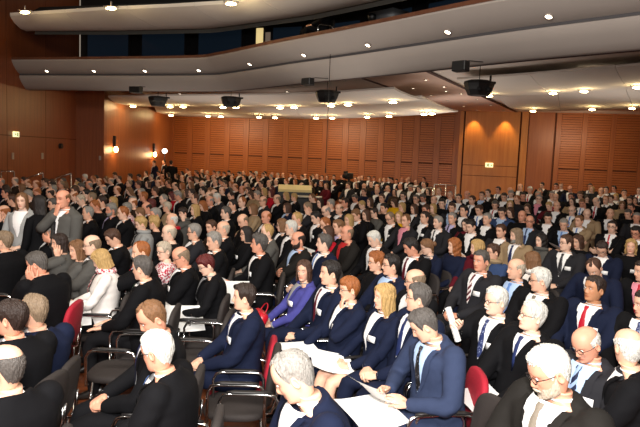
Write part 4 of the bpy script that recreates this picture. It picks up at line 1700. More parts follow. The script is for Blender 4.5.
print('people', time.time() - _t, len(PEOPLE), len(MIDS), len(SINGLE_FAR), len(CROWD))
# ------------------------------------------------------------------ chairs
CH = {}
CHROME = mat('chrome', 'd8d8d8', .16, 1.0)
UPH = {'dark': mat('upholstery_dark', '2c2624', .8, noise=1, nscale=60, bump=.2, bscale=160), 'red': mat('upholstery_red', 'a3122a', .8, noise=1, nscale=60, bump=.2, bscale=160)}
PADM = mat('arm_pad', '1b1818', .5)


def pad_mesh(w, h, t, n=3.2, bulge=.012):
    """rounded upholstered pad in the xz plane, thickness along y"""
    m = MB()
    N = 36
    th = np.linspace(0, 2 * PI, N, endpoint=False)
    c, s = np.cos(th), np.sin(th)
    ox = np.sign(c) * np.abs(c) ** (2 / n) * w / 2
    oz = np.sign(s) * np.abs(s) ** (2 / n) * h / 2
    rr = []
    for k, y in ((.02, -t / 2 - bulge), (.5, -t / 2 - bulge * .8), (.9, -t / 2), (.985, -t * .32), (1, 0), (.985, t * .32), (.9, t / 2), (.5, t / 2 + bulge * .8), (.02, t / 2 + bulge)):
        rr.append(np.stack([ox * k, np.full(N, y), oz * k], 1))
    m.rings(np.array(rr)[::-1])
    return m


def make_chair_meshes():
    s = pad_mesh(.47, .46, .06)
    v = np.vstack(s.v)
    v = v[:, [0, 2, 1]] * np.array([1, 1, -1]) + np.array([0, .03, .395])
    m = MB()
    m.add(v, [tuple(reversed(f)) for f in s.f] if False else s.f)
    CH['seat'] = m.mesh('seat')
    b = pad_mesh(.45, .42, .05)
    v = np.vstack(b.v)
    R = rot_x(.16)
    v[:, 1] += .22 * v[:, 0] ** 2 * -1 * -1
    v = v @ R.T + np.array([0, -.235, .645])
    m = MB()
    m.add(v, b.f)
    CH['backrest'] = m.mesh('backrest')
    for s_ in (-1, 1):
        m = MB()
        x = s_ * .275
        pts = [(s_ * .24, .20, .37), (x, .20, .37), (x, .20, .60), (x, .175, .645), (x, .13, .655), (x, -.12, .655), (x, -.165, .645), (x, -.19, .60), (x, -.19, .37), (s_ * .24, -.19, .37)]
        m.tube(np.array(pts), .0115, 8)
        CH['arm%d' % s_] = m.mesh('armrest')
        m = MB()
        m.tube(np.array([(x, .15, .668), (x, .10, .671), (x, -.10, .671), (x, -.15, .668)]), [.012, .02, .02, .012], 8, ry=[.006, .012, .012, .006])
        CH['pad%d' % s_] = m.mesh('arm_pad')
        for y_ in (-1, 1):
            m = MB()
            m.tube(np.array([(s_ * .20, y_ * .17, .37), (s_ * .225, y_ * .20 + .02, .02), (s_ * .225, y_ * .20 + .02, .0)]), [.012, .011, .013], 8)
            CH['leg%d%d' % (s_, y_)] = m.mesh('leg')
    for s_ in (-1, 1):
        m = MB()
        m.tube(np.array([(s_ * .12, -.10, .37), (s_ * .12, -.235, .40), (s_ * .12, -.262, .50), (s_ * .12, -.268, .60)]), .010, 8)
        CH['support%d' % s_] = m.mesh('back_support')


make_chair_meshes()
CHAIRPROTO = {}


def add_chair(loc, rz, kind, label, group, scale=1.0):
    r = empty('conference_chair', loc, rz)
    r.scale = (scale,) * 3
    u = UPH[kind]
    parts = [('seat', 'seat', u), ('backrest', 'backrest', u), ('back_support', 'support-1', CHROME), ('back_support', 'support1', CHROME)]
    for s_ in (-1, 1):
        parts.append(('armrest', 'arm%d' % s_, CHROME))
        for y_ in (-1, 1):
            parts.append(('leg', 'leg%d%d' % (s_, y_), CHROME))
    if kind not in CHAIRPROTO:
        CHAIRPROTO[kind] = {}
        for nm, k, m in parts:
            me = CH[k].copy()
            me.materials.append(m)
            CHAIRPROTO[kind][k] = me
        for s_ in (-1, 1):
            me = CH['pad%d' % s_].copy()
            me.materials.append(PADM)
            CHAIRPROTO[kind]['pad%d' % s_] = me
    for nm, k, m in parts:
        o = bpy.data.objects.new(nm, CHAIRPROTO[kind][k])
        COL.objects.link(o)
        o.parent = r
        if nm == 'armrest':
            p = bpy.data.objects.new('arm_pad', CHAIRPROTO[kind][k.replace('arm', 'pad')])
            COL.objects.link(p)
            p.parent = o
    tag(r, label, 'chair', group)
    return r


RED = {'young man in profile', 'man in blue-grey suit', 'grey-haired man leaning forward'}
for q in PEOPLE:
    if q['pose'].startswith('stand') or q['y'] < 238:
        continue
    h = q['handle']
    kind = 'red' if h in RED else 'dark'
    add_chair(q['loc'], PI - math.radians(q.get('cd', 86 if q['x'] < 340 else min(q['A'], 88))), kind, '%s upholstered chair under the %s' % ('red' if kind == 'red' else 'dark', h), 'occupied chairs', q['hs'])


def empty_chair(x, y, A, label, z=.43, dx=0):
    p = at_z(x, y, z)
    rz = PI - math.radians(A)
    R = rot_z(rz)
    off = R @ np.array([0, -.03, 0])
    add_chair((p[0] + off[0], p[1] + off[1], 0), rz, 'dark', label, 'empty chairs')


empty_chair(236, 401, 88, 'empty dark chair left of the bowing grey man')
empty_chair(240, 447, 88, 'empty dark chair cut by the bottom edge, before the bowing man')
empty_chair(196, 336, 90, 'empty dark chair behind the young man in profile, further from view')
empty_chair(196, 356, 90, 'empty dark chair at the knees of the young man in profile')
empty_chair(119, 367, 90, 'empty dark chair between green-tie man and white-haired man with clasped hands')
pb = at_z(495, 421, .72)
_rz = PI - math.radians(75)
_o = rot_z(_rz) @ np.array([0, .235, 0])
add_chair((pb[0] + _o[0], pb[1] + _o[1], 0), _rz, 'dark', 'empty dark chair with rounded back in front of hands on knees', 'empty chairs')

# ------------------------------------------------------------------ papers, bag
PAPER = mat('paper', 'f3f3f1', .6)


def sheet(name, M, w, h, label, group='paper sheets', curl=.02):
    m = MB()
    n = 7
    g = []
    for i in range(n):
        v = i / (n - 1) - .5
        g.append([[u * w, v * h, curl * (4 * v * v) + .006 * math.sin(u * 4 + v * 5)] for u in (-.5, -.25, 0, .25, .5)])
    g = np.array(g)
    m.rings(g, closed=False)
    m.rings((g - np.array([0, 0, .0012]))[:, ::-1], closed=False)
    o = link(name, m.mesh(name), PAPER)
    o.matrix_world = M
    tag(o, label, 'paper', group)
    return o


def person_mat(q, pos, rx=0, ry=0, rz=0):
    return Matrix.Translation(Vector(q['loc'])) @ Matrix.Rotation(q['rz'], 4, 'Z') @ Matrix.Scale(q['hs'], 4) @ Matrix.Translation(Vector(pos)) @ Matrix.Rotation(rz, 4, 'Z') @ Matrix.Rotation(rx, 4, 'X') @ Matrix.Rotation(ry, 4, 'Y')


for q in PEOPLE:
    if q['pose'] == 'read':
        hy = (q['arms'][1][2] + q['arms'][-1][2]) / 2
        fw_ = .10 if q['handle'] == 'man in blue-grey suit' else 0
        sheet('paper_sheet', person_mat(q, (0, hy[1] + .11 + fw_, hy[2] + .065), .5), .27, .33, 'white sheet held up by the ' + q['handle'])
        if q['handle'] in ('blonde woman with pink scarf', 'man in blue-grey suit', 'red-haired woman', 'curly dark-grey-haired man'):
            sheet('paper_sheet', person_mat(q, (-.20 + fw_, hy[1] + fw_ * 2.6, hy[2] - .03), .1, -.75 + fw_ * 4, rz=.25), .30, .40, 'white sheet lying lower on the lap of the ' + q['handle'])
for h, pos, rx, rz_ in (('white-haired man with clasped hands', (-.17, .36, .655), -.05, .25), ('white-haired man with hands on knees', (-.03, .40, .655), .05, .0), ('ginger woman with hand at mouth', (0, .38, .66), .10, .2),
                        ('long-haired blonde woman', (.02, .42, .67), .25, -.2), ('bald man with dark glasses', (.0, .36, .70), .3, .0), ('bald man with folded arms', (.05, .42, .66), .1, .4),
                        ('brown-haired man looking down', (.0, .34, .68), .2, .2)):
    q = ROOTS[h]
    sheet('paper_sheet', person_mat(q, pos, rx, -.3, rz_), .27, .36, 'white sheet on the lap of the ' + h)
for q in MIDS:
    if q['pose'] == 'read':
        hy = (q['arms'][1][2] + q['arms'][-1][2]) / 2
        i_ = 0
        while True:
            a = sorted(anchors, key=lambda a: (a[0] - q['x']) ** 2 + (a[1] - q['y']) ** 2)[i_]
            lab = 'small white sheet read by the %s near the %s' % (hair_words(q), a[2])
            i_ += 1
            if (lab not in USED and len(lab.split()) <= 16) or i_ > 20:
                break
        USED.add(lab)
        sheet('paper_sheet', person_mat(q, (-.06, hy[1] + .06, hy[2] + .06), .4, -.35), .25, .33, lab)
# rolled paper in the moustached man's hand
q = ROOTS['white-haired man with moustache']
W = q['arms'][q['hand']][2]
m = MB()
th = np.linspace(0, 4.4 * PI, 40)
rr = []
for z in (-.13, 0, .13):
    r = .017 + .0006 * th
    rr.append(np.stack([np.cos(th) * r, np.sin(th) * r, np.full(40, z)], 1))
m.rings(np.array(rr), closed=False)
o = link('paper_roll', m.mesh('paper_roll'), PAPER)
o.matrix_world = person_mat(q, W + np.array([-.03, .07, .07]), -.25, .25)
tag(o, 'rolled white paper in the fist of the white-haired man with moustache', 'paper')
# red handbag on the violet woman's lap
q = ROOTS['woman in violet-blue jacket']
m = MB()
b = pad_mesh(.30, .19, .09, 4, .02)
m.mb(b)
o = link('handbag', m.mesh('handbag'), mat('bag_red', 'b51224', .35))
o.matrix_world = person_mat(q, (.0, .42, .70), .5)
tag(o, 'shiny red handbag on the lap of the woman in violet-blue jacket', 'handbag')
m = MB()
m.tube(smooth_path([(-.09, 0, .085), (-.07, 0, .15), (0, 0, .18), (.07, 0, .15), (.09, 0, .085)], 3), .006, 6)
link('handle', m.mesh('handle'), mat('bag_red', 'b51224', .35), parent=o)
# wristband of the blonde reader
q = ROOTS['blonde woman with pink scarf']
S, E, W = q['arms'][-1]
m = MB()
dv = unit(W - E)
m.tube([W - dv * .035, W - dv * .015], [.041, .039], 12)
o = link('wristband', m.mesh('wristband'), mat('gold', 'c9a83a', .3, .8), parent=q['root'])
# ------------------------------------------------------------------ the hall
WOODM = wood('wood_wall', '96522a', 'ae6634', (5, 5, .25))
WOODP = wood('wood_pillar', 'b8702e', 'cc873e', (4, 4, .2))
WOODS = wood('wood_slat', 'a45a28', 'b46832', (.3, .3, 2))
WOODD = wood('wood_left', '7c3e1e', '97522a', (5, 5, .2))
DARKGAP = mat('wood_gap', '5e3016', .8)
PLAST = mat('plaster', 'ded4cb', .9, noise=1, nscale=3, var=.05)
CLOUD = mat('ceiling_board', 'd6d0c8', .85, noise=1, nscale=2, var=.04)
FASC = mat('fascia', 'aaa29b', .8, noise=1, nscale=2, var=.05)
BAY = mat('ceiling_bay', 'd9bdae', .85, noise=1, nscale=2, var=.05)
SEAM = mat('seam', '43221c', .8)
BLACK = mat('black_metal', '101011', .5)
BLACKM = mat('black_matte', '0b0b0d', .8)


def struct(name, m, mats, parent=None, smooth=False):
    o = link(name, m.mesh(name, smooth=smooth), mats, parent)
    if parent is None:
        o['kind'] = 'structure'
    return o


def project(p):
    v = np.asarray(p, float) - CAM
    z = v @ _f
    return 320 + F * (v @ CR) / z, 213.5 - F * (v @ CU) / z


# ---- floor: rises towards the rear right
m = MB()
xs = np.linspace(-9.6, 18, 47)
ys = np.concatenate([np.linspace(-2.5, 8, 12), np.linspace(9, 36, 28)])
g = np.array([[[x, y, min(zfloor(x, y), .9)] for x in xs] for y in ys])
m.rings(g, closed=False)
m.rings((g - np.array([0, 0, .15]))[:, ::-1], closed=False)
fm, nt, b = new_mat('parquet')
tc = node(nt, 'ShaderNodeTexCoord')
br = node(nt, 'ShaderNodeTexBrick', Scale=1.0)
br.inputs['Color1'].default_value = lin('7a4024')
br.inputs['Color2'].default_value = lin('94532f')
br.inputs['Mortar'].default_value = lin('4a2414')
br.inputs['Mortar Size'].default_value = .004
br.inputs['Brick Width'].default_value = .9
br.inputs['Row Height'].default_value = .09
nt.links.new(tc.outputs['Object'], br.inputs['Vector'])
ns = node(nt, 'ShaderNodeTexNoise', Scale=9.0, Detail=5.0)
mp = node(nt, 'ShaderNodeMapping')
mp.inputs['Scale'].default_value = (1, 12, 1)
nt.links.new(tc.outputs['Object'], mp.inputs['Vector'])
nt.links.new(mp.outputs['Vector'], ns.inputs['Vector'])
mx = node(nt, 'ShaderNodeMixRGB', blend_type='MULTIPLY')
mx.inputs[0].default_value = .5
nt.links.new(br.outputs['Color'], mx.inputs[1])
nt.links.new(ns.outputs['Fac'], mx.inputs[2])
nt.links.new(mx.outputs[0], b.inputs['Base Color'])
b.inputs['Roughness'].default_value = .3
struct('floor', m, fm, smooth=True)

# ---- walls
BW0, BW1 = np.array([-8.24, 34.0]), np.array([6.7, 30.6])
bdir = (BW1 - BW0) / np.linalg.norm(BW1 - BW0)
bnrm = np.array([bdir[1], -bdir[0]])        # towards the audience
if bnrm[1] > 0:
    bnrm = -bnrm
CEIL = 2.25 + 2.45


def bw(s, o=0.0):
    p = BW0 + bdir * s + bnrm * o
    return p


def bw_s(x, y):
    p = at_line(x, y, BW0, BW1)
    return float((p[:2] - BW0) @ bdir), float(p[2])


def bwbox(m, s0, s1, z0, z1, o0, o1, mi=0):
    a, b_ = bw(s0), bw(s1)
    c = (a + b_) / 2 + bnrm * (o0 + o1) / 2
    R = np.array([[bdir[0], bnrm[0], 0], [bdir[1], bnrm[1], 0], [0, 0, 1]])
    m.box((c[0], c[1], (z0 + z1) / 2), (s1 - s0, abs(o1 - o0), z1 - z0), mi, R)


SEND = 25.5
m = MB()
bwbox(m, -.4, SEND, -.1, CEIL + .3, -.3, 0)
wback = struct('wall_back', m, DARKGAP)
sp0 = bw_s(459, 140)[0]
sp1 = bw_s(463.5, 140)[0]
sp2 = bw_s(519.5, 140)[0]
sp3 = bw_s(526, 140)[0]
sp4 = bw_s(557, 140)[0]
# slatted panels between posts on the left part
posts_px = [172, 190, 207.5, 227, 246, 265.5, 285.5, 305.5, 325, 345, 362.5, 380.5, 398.5, 416, 436.5, 456]
ss = [bw_s(x, 150)[0] for x in posts_px]
RJ = bw_s(430, 163.5)[1]


def slat_panel(s0, s1, z0, z1, par):
    mm = MB()
    pitch = .115
    z = z0 + .02
    while z < z1 - .03:
        bwbox(mm, s0, s1, z, min(z + pitch * .8, z1), .015, .05)
        z += pitch
    struct('slat_panel', mm, WOODS, par)


for i in range(len(ss) - 1):
    slat_panel(ss[i] + .16, ss[i + 1] - .16, .1, RJ - .03, wback)
    slat_panel(ss[i] + .16, ss[i + 1] - .16, RJ + .03, CEIL, wback)
for s_ in ss:
    mm = MB()
    bwbox(mm, s_ - .15, s_ + .15, 0, CEIL + .1, 0, .065)
    struct('post', mm, WOODM, wback)
# right part
posts_r = [557, 583, 611.5, 641, 671, 702]
sr = [bw_s(x, 150)[0] for x in posts_r]
mm = MB()
bwbox(mm, sp3 + .1, sr[0] - .2, 0, CEIL + .1, 0, .06)
struct('wood_panel', mm, WOODM, wback)
for i in range(len(sr) - 1):
    if sr[i + 1] > SEND:
        break
    slat_panel(sr[i] + .12, sr[i + 1] - .12, .1, RJ - .03, wback)
    slat_panel(sr[i] + .12, sr[i + 1] - .12, RJ + .03, CEIL, wback)
for s_ in sr:
    if s_ < SEND - .3:
        mm = MB()
        bwbox(mm, s_ - .11, s_ + .11, 0, CEIL + .1, 0, .07)
        struct('post', mm, WOODM, wback)
# the pillar bay with a dark slot on both sides
for a, b_ in ((sp0, sp1 - .03), (sp2 + .04, sp3 + .05)):
    mm = MB()
    bwbox(mm, a, b_, 0, CEIL + .1, 0, .16)
    struct('trim', mm, WOODP, wback)
mm = MB()
jz = [0, bw_s(489, 176)[1], bw_s(489, 165.7)[1], CEIL + .1]
for z0, z1 in zip(jz[:-1], jz[1:]):
    bwbox(mm, sp1 + .04, sp2 - .04, z0 + .012, z1 - .012, 0, .22)
bwbox(mm, sp1 + .06, sp2 - .06, 0, CEIL + .1, 0, .20, 1)
struct('pillar_panel', mm, [WOODP, DARKGAP], wback)

XI, XN, DS = -8.24, -9.3, 23.3


def wallbox(name, x0, x1, y0, y1, z0, z1, mt, par=None):
    mm = MB()
    mm.box(((x0 + x1) / 2, (y0 + y1) / 2, (z0 + z1) / 2), (abs(x1 - x0), abs(y1 - y0), abs(z1 - z0)))
    return struct(name, mm, mt, par)


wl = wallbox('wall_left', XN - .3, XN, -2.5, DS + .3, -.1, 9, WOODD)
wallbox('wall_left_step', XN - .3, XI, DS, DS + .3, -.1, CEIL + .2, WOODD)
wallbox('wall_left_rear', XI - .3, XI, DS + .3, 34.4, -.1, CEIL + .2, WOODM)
for y0 in np.arange(8, 23, 2.55):          # narrow joints between the veneer sheets
    wallbox('joint', XN - .002, XN + .003, y0, y0 + .02, .1, 8.9, DARKGAP, wl)
wallbox('joint', XN - .002, XN + .003, 6, DS, 2.45, 2.475, DARKGAP, wl)
wallbox('wall_right', 17.0, 17.3, -2.5, 30, -.1, 9, WOODM)

# ---- balcony front
FP_px = [(13, 89), (120, 90.5), (213, 91), (246, 89), (300, 83), (360, 77), (426, 70), (520, 60), (640, 49), (740, 40)]
FP = np.array([at_z(x, y, 2.25 + 1.66)[:2] for x, y in FP_px])
FP[0] = (XN, FP[1][1] + (FP[0][1] - FP[1][1]))
ext = FP[-1] + (FP[-1] - FP[-2]) / np.linalg.norm(FP[-1] - FP[-2]) * 6
FP = np.vstack([FP, ext])


def smooth2(P, n=4):
    Q = np.column_stack([P, np.zeros(len(P))])
    return smooth_path(list(Q), n)[:, :2]


FS = smooth2(FP, 5)


def normals2(P):
    T = np.gradient(P, axis=0)
    T /= np.linalg.norm(T, axis=1)[:, None]
    N = np.stack([T[:, 1], -T[:, 0]], 1)
    for i in range(len(N)):
        if N[i] @ (-P[i]) < 0:
            N[i] *= -1
    return N


FN = normals2(FS)


def sweep(P, N, prof, close=False):
    g = []
    for o, z in prof:
        q = P + N * o
        g.append(np.column_stack([q, np.full(len(q), 2.25 + z)]))
    return np.array(g)


def strip(name, P, N, prof, mt, par=None, smooth=False, flip=False):
    mm = MB()
    g = sweep(P, N, prof)
    if flip:
        g = g[:, ::-1]
    mm.rings(g, closed=False)
    return struct(name, mm, mt, par, smooth)


bal = strip('trim_balcony_front', FS, FN, [(-.55, 2.47), (-.3, 1.68), (-.06, 1.66), (.02, 1.675), (.16, 1.76), (.30, 1.87), (.40, 1.98), (.42, 2.03), (.36, 2.05), (.36, 2.09), (.46, 2.11), (.62, 2.20), (.76, 2.31), (.84, 2.41), (.84, 2.46), (-.02, 2.46), (-.02, 2.30), (-.6, 2.30)], FASC, smooth=False)
bal.data.polygons.foreach_set('use_smooth', [True] * len(bal.data.polygons))
bal.data.set_sharp_from_angle(angle=math.radians(32))
strip('lip_cap', FS, FN, [(.85, 2.44), (.855, 2.51), (.6, 2.52), (.0, 2.51), (.0, 2.44)], wood('wood_cap', '5a3626', '6e4632', (3, 3, 3)), bal)
strip('seam', FS, FN, [(-.06, 1.655), (-.17, 1.655)], SEAM, bal)
strip('groove', FS, FN, [(.375, 2.048), (.375, 2.092)], mat('groove', '4c4a4c', .8), bal)


def fascia_at(xpx, o, z):
    P = FS + FN * o
    best = None
    px = [project((p[0], p[1], 2.25 + z))[0] if p[1] > 1 else 1e9 for p in P]
    for i in range(len(P) - 1):
        a, b_ = px[i], px[i + 1]
        if (a - xpx) * (b_ - xpx) <= 0 and abs(a - b_) < 900:
            t = (xpx - a) / (b_ - a)
            q = P[i] * (1 - t) + P[i + 1] * t
            n = FN[i]
            return np.array([q[0], q[1], 2.25 + z]), n


DL = emit('downlight_glow', 'fff0d6', 14)
RIM = mat('downlight_rim', 'b9aea4', .4, .3)


def downlight(p, r, label, normal=(0, 0, -1), group='ceiling downlights'):
    mm = MB()
    n = Vector(normal).normalized()
    th = np.linspace(0, 2 * PI, 14, endpoint=False)
    rr = [np.stack([np.cos(th) * a, np.sin(th) * a, np.full(14, z)], 1) for a, z in ((r * 1.35, 0), (r * 1.35, .02), (r, .022), (r, .006))]
    mm.rings(np.array(rr), cap0=True, cap1=False)
    o = link('downlight', mm.mesh('downlight'), RIM)
    o.location = p
    o.rotation_mode = 'QUATERNION'
    o.rotation_quaternion = Vector((0, 0, 1)).rotation_difference(n)
    m2 = MB()
    m2.rings(np.array([np.stack([np.cos(th) * a, np.sin(th) * a, np.full(14, z)], 1) for a, z in ((r * .98, .008), (r * .5, .016), (.001, .018))]), cap0=True)
    link('lens', m2.mesh('lens'), DL, parent=o)
    tag(o, label, 'light', group)
    return o


for i, x in enumerate((47, 94, 145, 199, 250, 304, 368, 448, 549)):
    p, n = fascia_at(x, .56, 2.155)
    downlight(p, .05, 'small bright downlight in the balcony lip, %s from left' % ORD[i], (n[0] * .5, n[1] * .5, -1), 'balcony lip downlights')

# ---- balcony interior
inner = FS - FN * .6
back = FS - FN * 4.2
# keep the offset line free of loops
back = smooth2(back[::6], 5)
back = np.vstack([[XN, back[0][1] + .3], back])
mm = MB()
gz = [np.column_stack([q, np.full(len(q), 2.25 + 2.48)]) for q in (FS - FN * .02, FS - FN * 2.2, FS - FN * 4.4)]
mm.rings(np.array(gz), closed=False)
struct('floor_balcony', mm, mat('balcony_floor', '241c1a', .9))
BOOTH = mat('booth_wall', '15171c', .6)
BN = normals2(back)
bwall = strip('wall_balcony_rear', back, BN, [(0, 2.45), (0, 5.6)], BOOTH)
GLASS = emit('booth_glass_glow', '22303f', .16)  # faint blue glow put into the panes so the dark windows show
GLASS.node_tree.nodes['Principled BSDF'].inputs['Roughness'].default_value = .08
FRAME = mat('booth_frame', '1d1d20', .5)
arc = np.concatenate([[0], np.cumsum(np.linalg.norm(np.diff(back, axis=0), axis=1))])


def on_back(s):
    x = np.interp(s, arc, back[:, 0])
    y = np.interp(s, arc, back[:, 1])
    i = min(len(back) - 2, max(0, np.searchsorted(arc, s) - 1))
    t = (back[i + 1] - back[i]) / np.linalg.norm(back[i + 1] - back[i])
    return np.array([x, y]), t, BN[i]


def booth_rect(name, s, w, z0, z1, o, mt, par, th=.03):
    p, t, n = on_back(s)
    mm = MB()
    R = np.array([[t[0], n[0], 0], [t[1], n[1], 0], [0, 0, 1]])
    c = p + n * o
    mm.box((c[0], c[1], 2.25 + (z0 + z1) / 2), (w, th, z1 - z0), 0, R)
    return struct(name, mm, mt, par)


k = 0
for s in np.arange(1.2, arc[-1] - 2, 2.3):
    wdw = booth_rect('window_%d' % (k + 1), s, 1.9, 2.95, 4.3, .03, FRAME, None)
    booth_rect('pane', s, 1.7, 3.05, 4.2, .055, GLASS, wdw)
    k += 1
# lit doorway of the booth
best = min(np.arange(.5, arc[-1], .05), key=lambda s: abs(project((*on_back(s)[0], 2.25 + 3.4))[0] - 264) if on_back(s)[0][1] > 1 else 1e9)
LITW = emit('lit_opening', 'e9cf8f', .9)
lit = booth_rect('door_1', best, .70, 2.75, 4.25, .10, FRAME, None)
booth_rect('pane', best - .14, .26, 2.8, 4.2, .125, LITW, lit)
booth_rect('pane', best + .18, .18, 2.8, 4.05, .125, emit('lit_opening_dim', '8c7a6a', .4), lit)
# a balcony ceiling and the equipment there
mm = MB()
mm.rings(np.array([np.column_stack([q, np.full(len(q), 2.25 + z)]) for q, z in ((FS + FN * .6, 3.5), (FS - FN * .6, 4.3), (FS - FN * 4.6, 4.8))]), closed=False)
struct('ceiling_balcony', mm, BLACKM)
rail_pts = [fascia_at(x, -.05, 2.72)[0] for x in (372, 390, 408, 425, 441)]
r = empty('safety_rail', rail_pts[2] * np.array([1, 1, 0]) + np.array([0, 0, 4.73]))
mm = MB()
mm.tube(np.array(rail_pts) - np.array(r.location), .022, 8)
link('rail_bar', mm.mesh('rail_bar'), mat('brass', 'd8c06a', .3, .6), parent=r)
for p in (rail_pts[0], rail_pts[2], rail_pts[4]):
    mm = MB()
    mm.tube(np.array([p, p - np.array([0, 0, .26])]) - np.array(r.location), .016, 6)
    link('rail_post', mm.mesh('rail_post'), BLACK, parent=r)
tag(r, 'thin yellowish safety rail along the balcony edge, top right of centre', 'rail')
p, n = fascia_at(388, -1.1, 3.0)
t2 = np.array([-n[1], n[0]])
R = np.array([[t2[0], n[0], 0], [t2[1], n[1], 0], [0, 0, 1]])
r = empty('projector', (p[0], p[1], 2.25 + 2.48))
mm = MB()
mm.box((0, 0, .62), (.75, .5, .26), 0, R)
link('housing', mm.mesh('housing'), mat('projector_grey', '4d4f52', .5), parent=r)
mm = MB()
mm.tube(np.array([R @ np.array([-.2, .22, .62]), R @ np.array([-.2, .38, .62])]), .08, 14)
link('projector_lens', mm.mesh('projector_lens'), BLACK, parent=r)
mm = MB()
mm.box((0, 0, .46), (.95, .62, .04), 0, R)
for sx in (-1, 1):
    for sy in (-1, 1):
        c = R @ np.array([sx * .42, sy * .26, 0])
        mm.box((c[0], c[1], .23), (.04, .04, .46), 0, R)
link('stand', mm.mesh('stand'), mat('stand_light', '8f8c86', .5), parent=r)
tag(r, 'grey projector on a stand behind the balcony rail', 'projector')
# a seated operator on the balcony
pb_, nb_ = fascia_at(322, -.9, 3.3)
_q = dict(x=322, y=25, sex='m', hair='Sk', dir=45, pitch=0, glasses=False, suit='K', shirt='-', tie='-', badge=False, pose='lap', A=60, yaw=0)
norm_spec(_q, random.Random(3))
B_, arms_, out_ = build_person(_q, 1)
me_, ml_ = out_.pop('body')
ro = link('person', me_.mesh('person', tint=True), ml_)
for kk, (m_, mll) in out_.items():
    if m_.n:
        link('top' if kk == 'jacket' else kk.rstrip('-1'), m_.mesh(kk), mll, parent=ro)
hp = at_d(322, 25, float(pb_[1]))
ro.location = (hp[0], hp[1], 4.73)
ro.rotation_euler = (0, 0, PI - math.radians(70))
l = bpy.data.lights.new('operator_fill', 'POINT')  # warm fill added to bring the operator out of the dark
l.energy = 5
l.color = (1, .7, .4)
l.shadow_soft_size = .05
lo = bpy.data.objects.new('operator_fill', l)
COL.objects.link(lo)
lo.location = (hp[0] - .45, hp[1] - .35, hp[2] + .25)
tag(ro, 'operator in black sitting on the dark balcony above the hanging cable', 'person')
add_chair((hp[0], hp[1], 4.73), PI - math.radians(70), 'dark', 'dark chair under the balcony operator', 'occupied chairs')

# ---- ceiling under the balcony
mm = MB()
edge = FS - FN * .5
far_ = np.array([bw(t, -.1) for t in np.linspace(-.4, SEND + 3, len(edge))])
g = np.array([np.column_stack([edge * (1 - t) + far_ * t, np.full(len(edge), CEIL)]) for t in np.linspace(0, 1, 6)])
mm.rings(g[:, ::-1], closed=False)
mm.rings(g + np.array([0, 0, .1]), closed=False)
struct('ceiling', mm, PLAST)
bay_px = [(361, 77.6), (426, 70.5), (519, 113), (463, 113)]
bp = [at_z(x, y, CEIL - .03) for x, y in bay_px]
for i in (2, 3):
    v_ = ray(*bay_px[i])
    bp[i] = bp[i]
mm = MB()
mm.add(bp + [p + np.array([0, 0, .028]) for p in bp], [(0, 1, 2, 3), (7, 6, 5, 4), (0, 4, 5, 1), (1, 5, 6, 2), (2, 6, 7, 3), (3, 7, 4, 0)])
bay = struct('ceiling_bay', mm, BAY)
for a, b_ in ((bp[0], bp[3]), (bp[1], bp[2])):
    mm = MB()
    d_ = unit(b_ - a)
    sd = np.cross(d_, [0, 0, 1]) * .07
    dz = np.array([0, 0, -.012])
    mm.add([a + sd + dz, a - sd + dz, b_ - sd + dz, b_ + sd + dz, a + sd, a - sd, b_ - sd, b_ + sd], [(0, 1, 2, 3), (0, 4, 5, 1), (2, 6, 7, 3), (1, 5, 6, 2), (0, 3, 7, 4)])
    struct('seam', mm, SEAM, bay)
bay_l = [(426, 79.5), (413, 88), (444, 86.5), (431, 95), (446, 91), (448, 100.5), (461, 93.5), (463, 106), (477, 99.5), (477, 110), (491, 105), (503, 110)]
for i, (x, y) in enumerate(sorted(bay_l)):
    downlight(at_z(x, y, CEIL - .032), .055, 'tiny downlight in the reddish-brown ceiling bay, %s from left' % ORD[i], group='bay downlights')
for x, y, lab in ((130, 93, 'small downlight beside the black box on the far left ceiling'), (180, 93.5, 'small downlight left of the second hanging loudspeaker'), (287, 91.5, 'small downlight in flat ceiling below the balcony, left of hanging cable'), (594, 67, 'lone downlight in flat ceiling behind the right balcony edge')):
    downlight(at_z(x, y, CEIL - .005), .07, lab)


def resample(P, n):
    P = np.array(P)
    d = np.concatenate([[0], np.cumsum(np.linalg.norm(np.diff(P, axis=0), axis=1))])
    t = np.linspace(0, d[-1], n)
    return np.stack([np.interp(t, d, P[:, k]) for k in range(3)], 1)


def cloud(name, front, rear, nsec, sag=.03, th=.05):
    n = nsec * 8 + 1
    a, b_ = resample(front, n), resample(rear, n)
    rows = []
    for u in (0, .06, .2, .5, .8, .94, 1):
        dz = -sag * 4 * u * (1 - u) + .02 * max(0, 1 - u / .12) + .03 * max(0, 1 - (1 - u) / .12)
        rows.append(a * (1 - u) + b_ * u + np.array([0, 0, dz]))
    rows = np.array(rows)
    for k in range(nsec):
        seg = rows[:, k * 8:k * 8 + 9].copy()
        if k:
            seg[:, 0] = seg[:, 0] * .985 + seg[:, 1] * .015
        if k < nsec - 1:
            seg[:, -1] = seg[:, -1] * .97 + seg[:, -2] * .03
        mm = MB()
        top = seg + np.array([0, 0, th])
        mm.rings(seg[:, ::-1], closed=False)
        mm.rings(top, closed=False)
        for s_ in (0, -1):
            mm.rings(np.stack([seg[s_], top[s_]]), closed=False)
            mm.rings(np.stack([seg[:, s_], top[:, s_]]), closed=False)
        o = struct(name, mm, CLOUD, smooth=True)


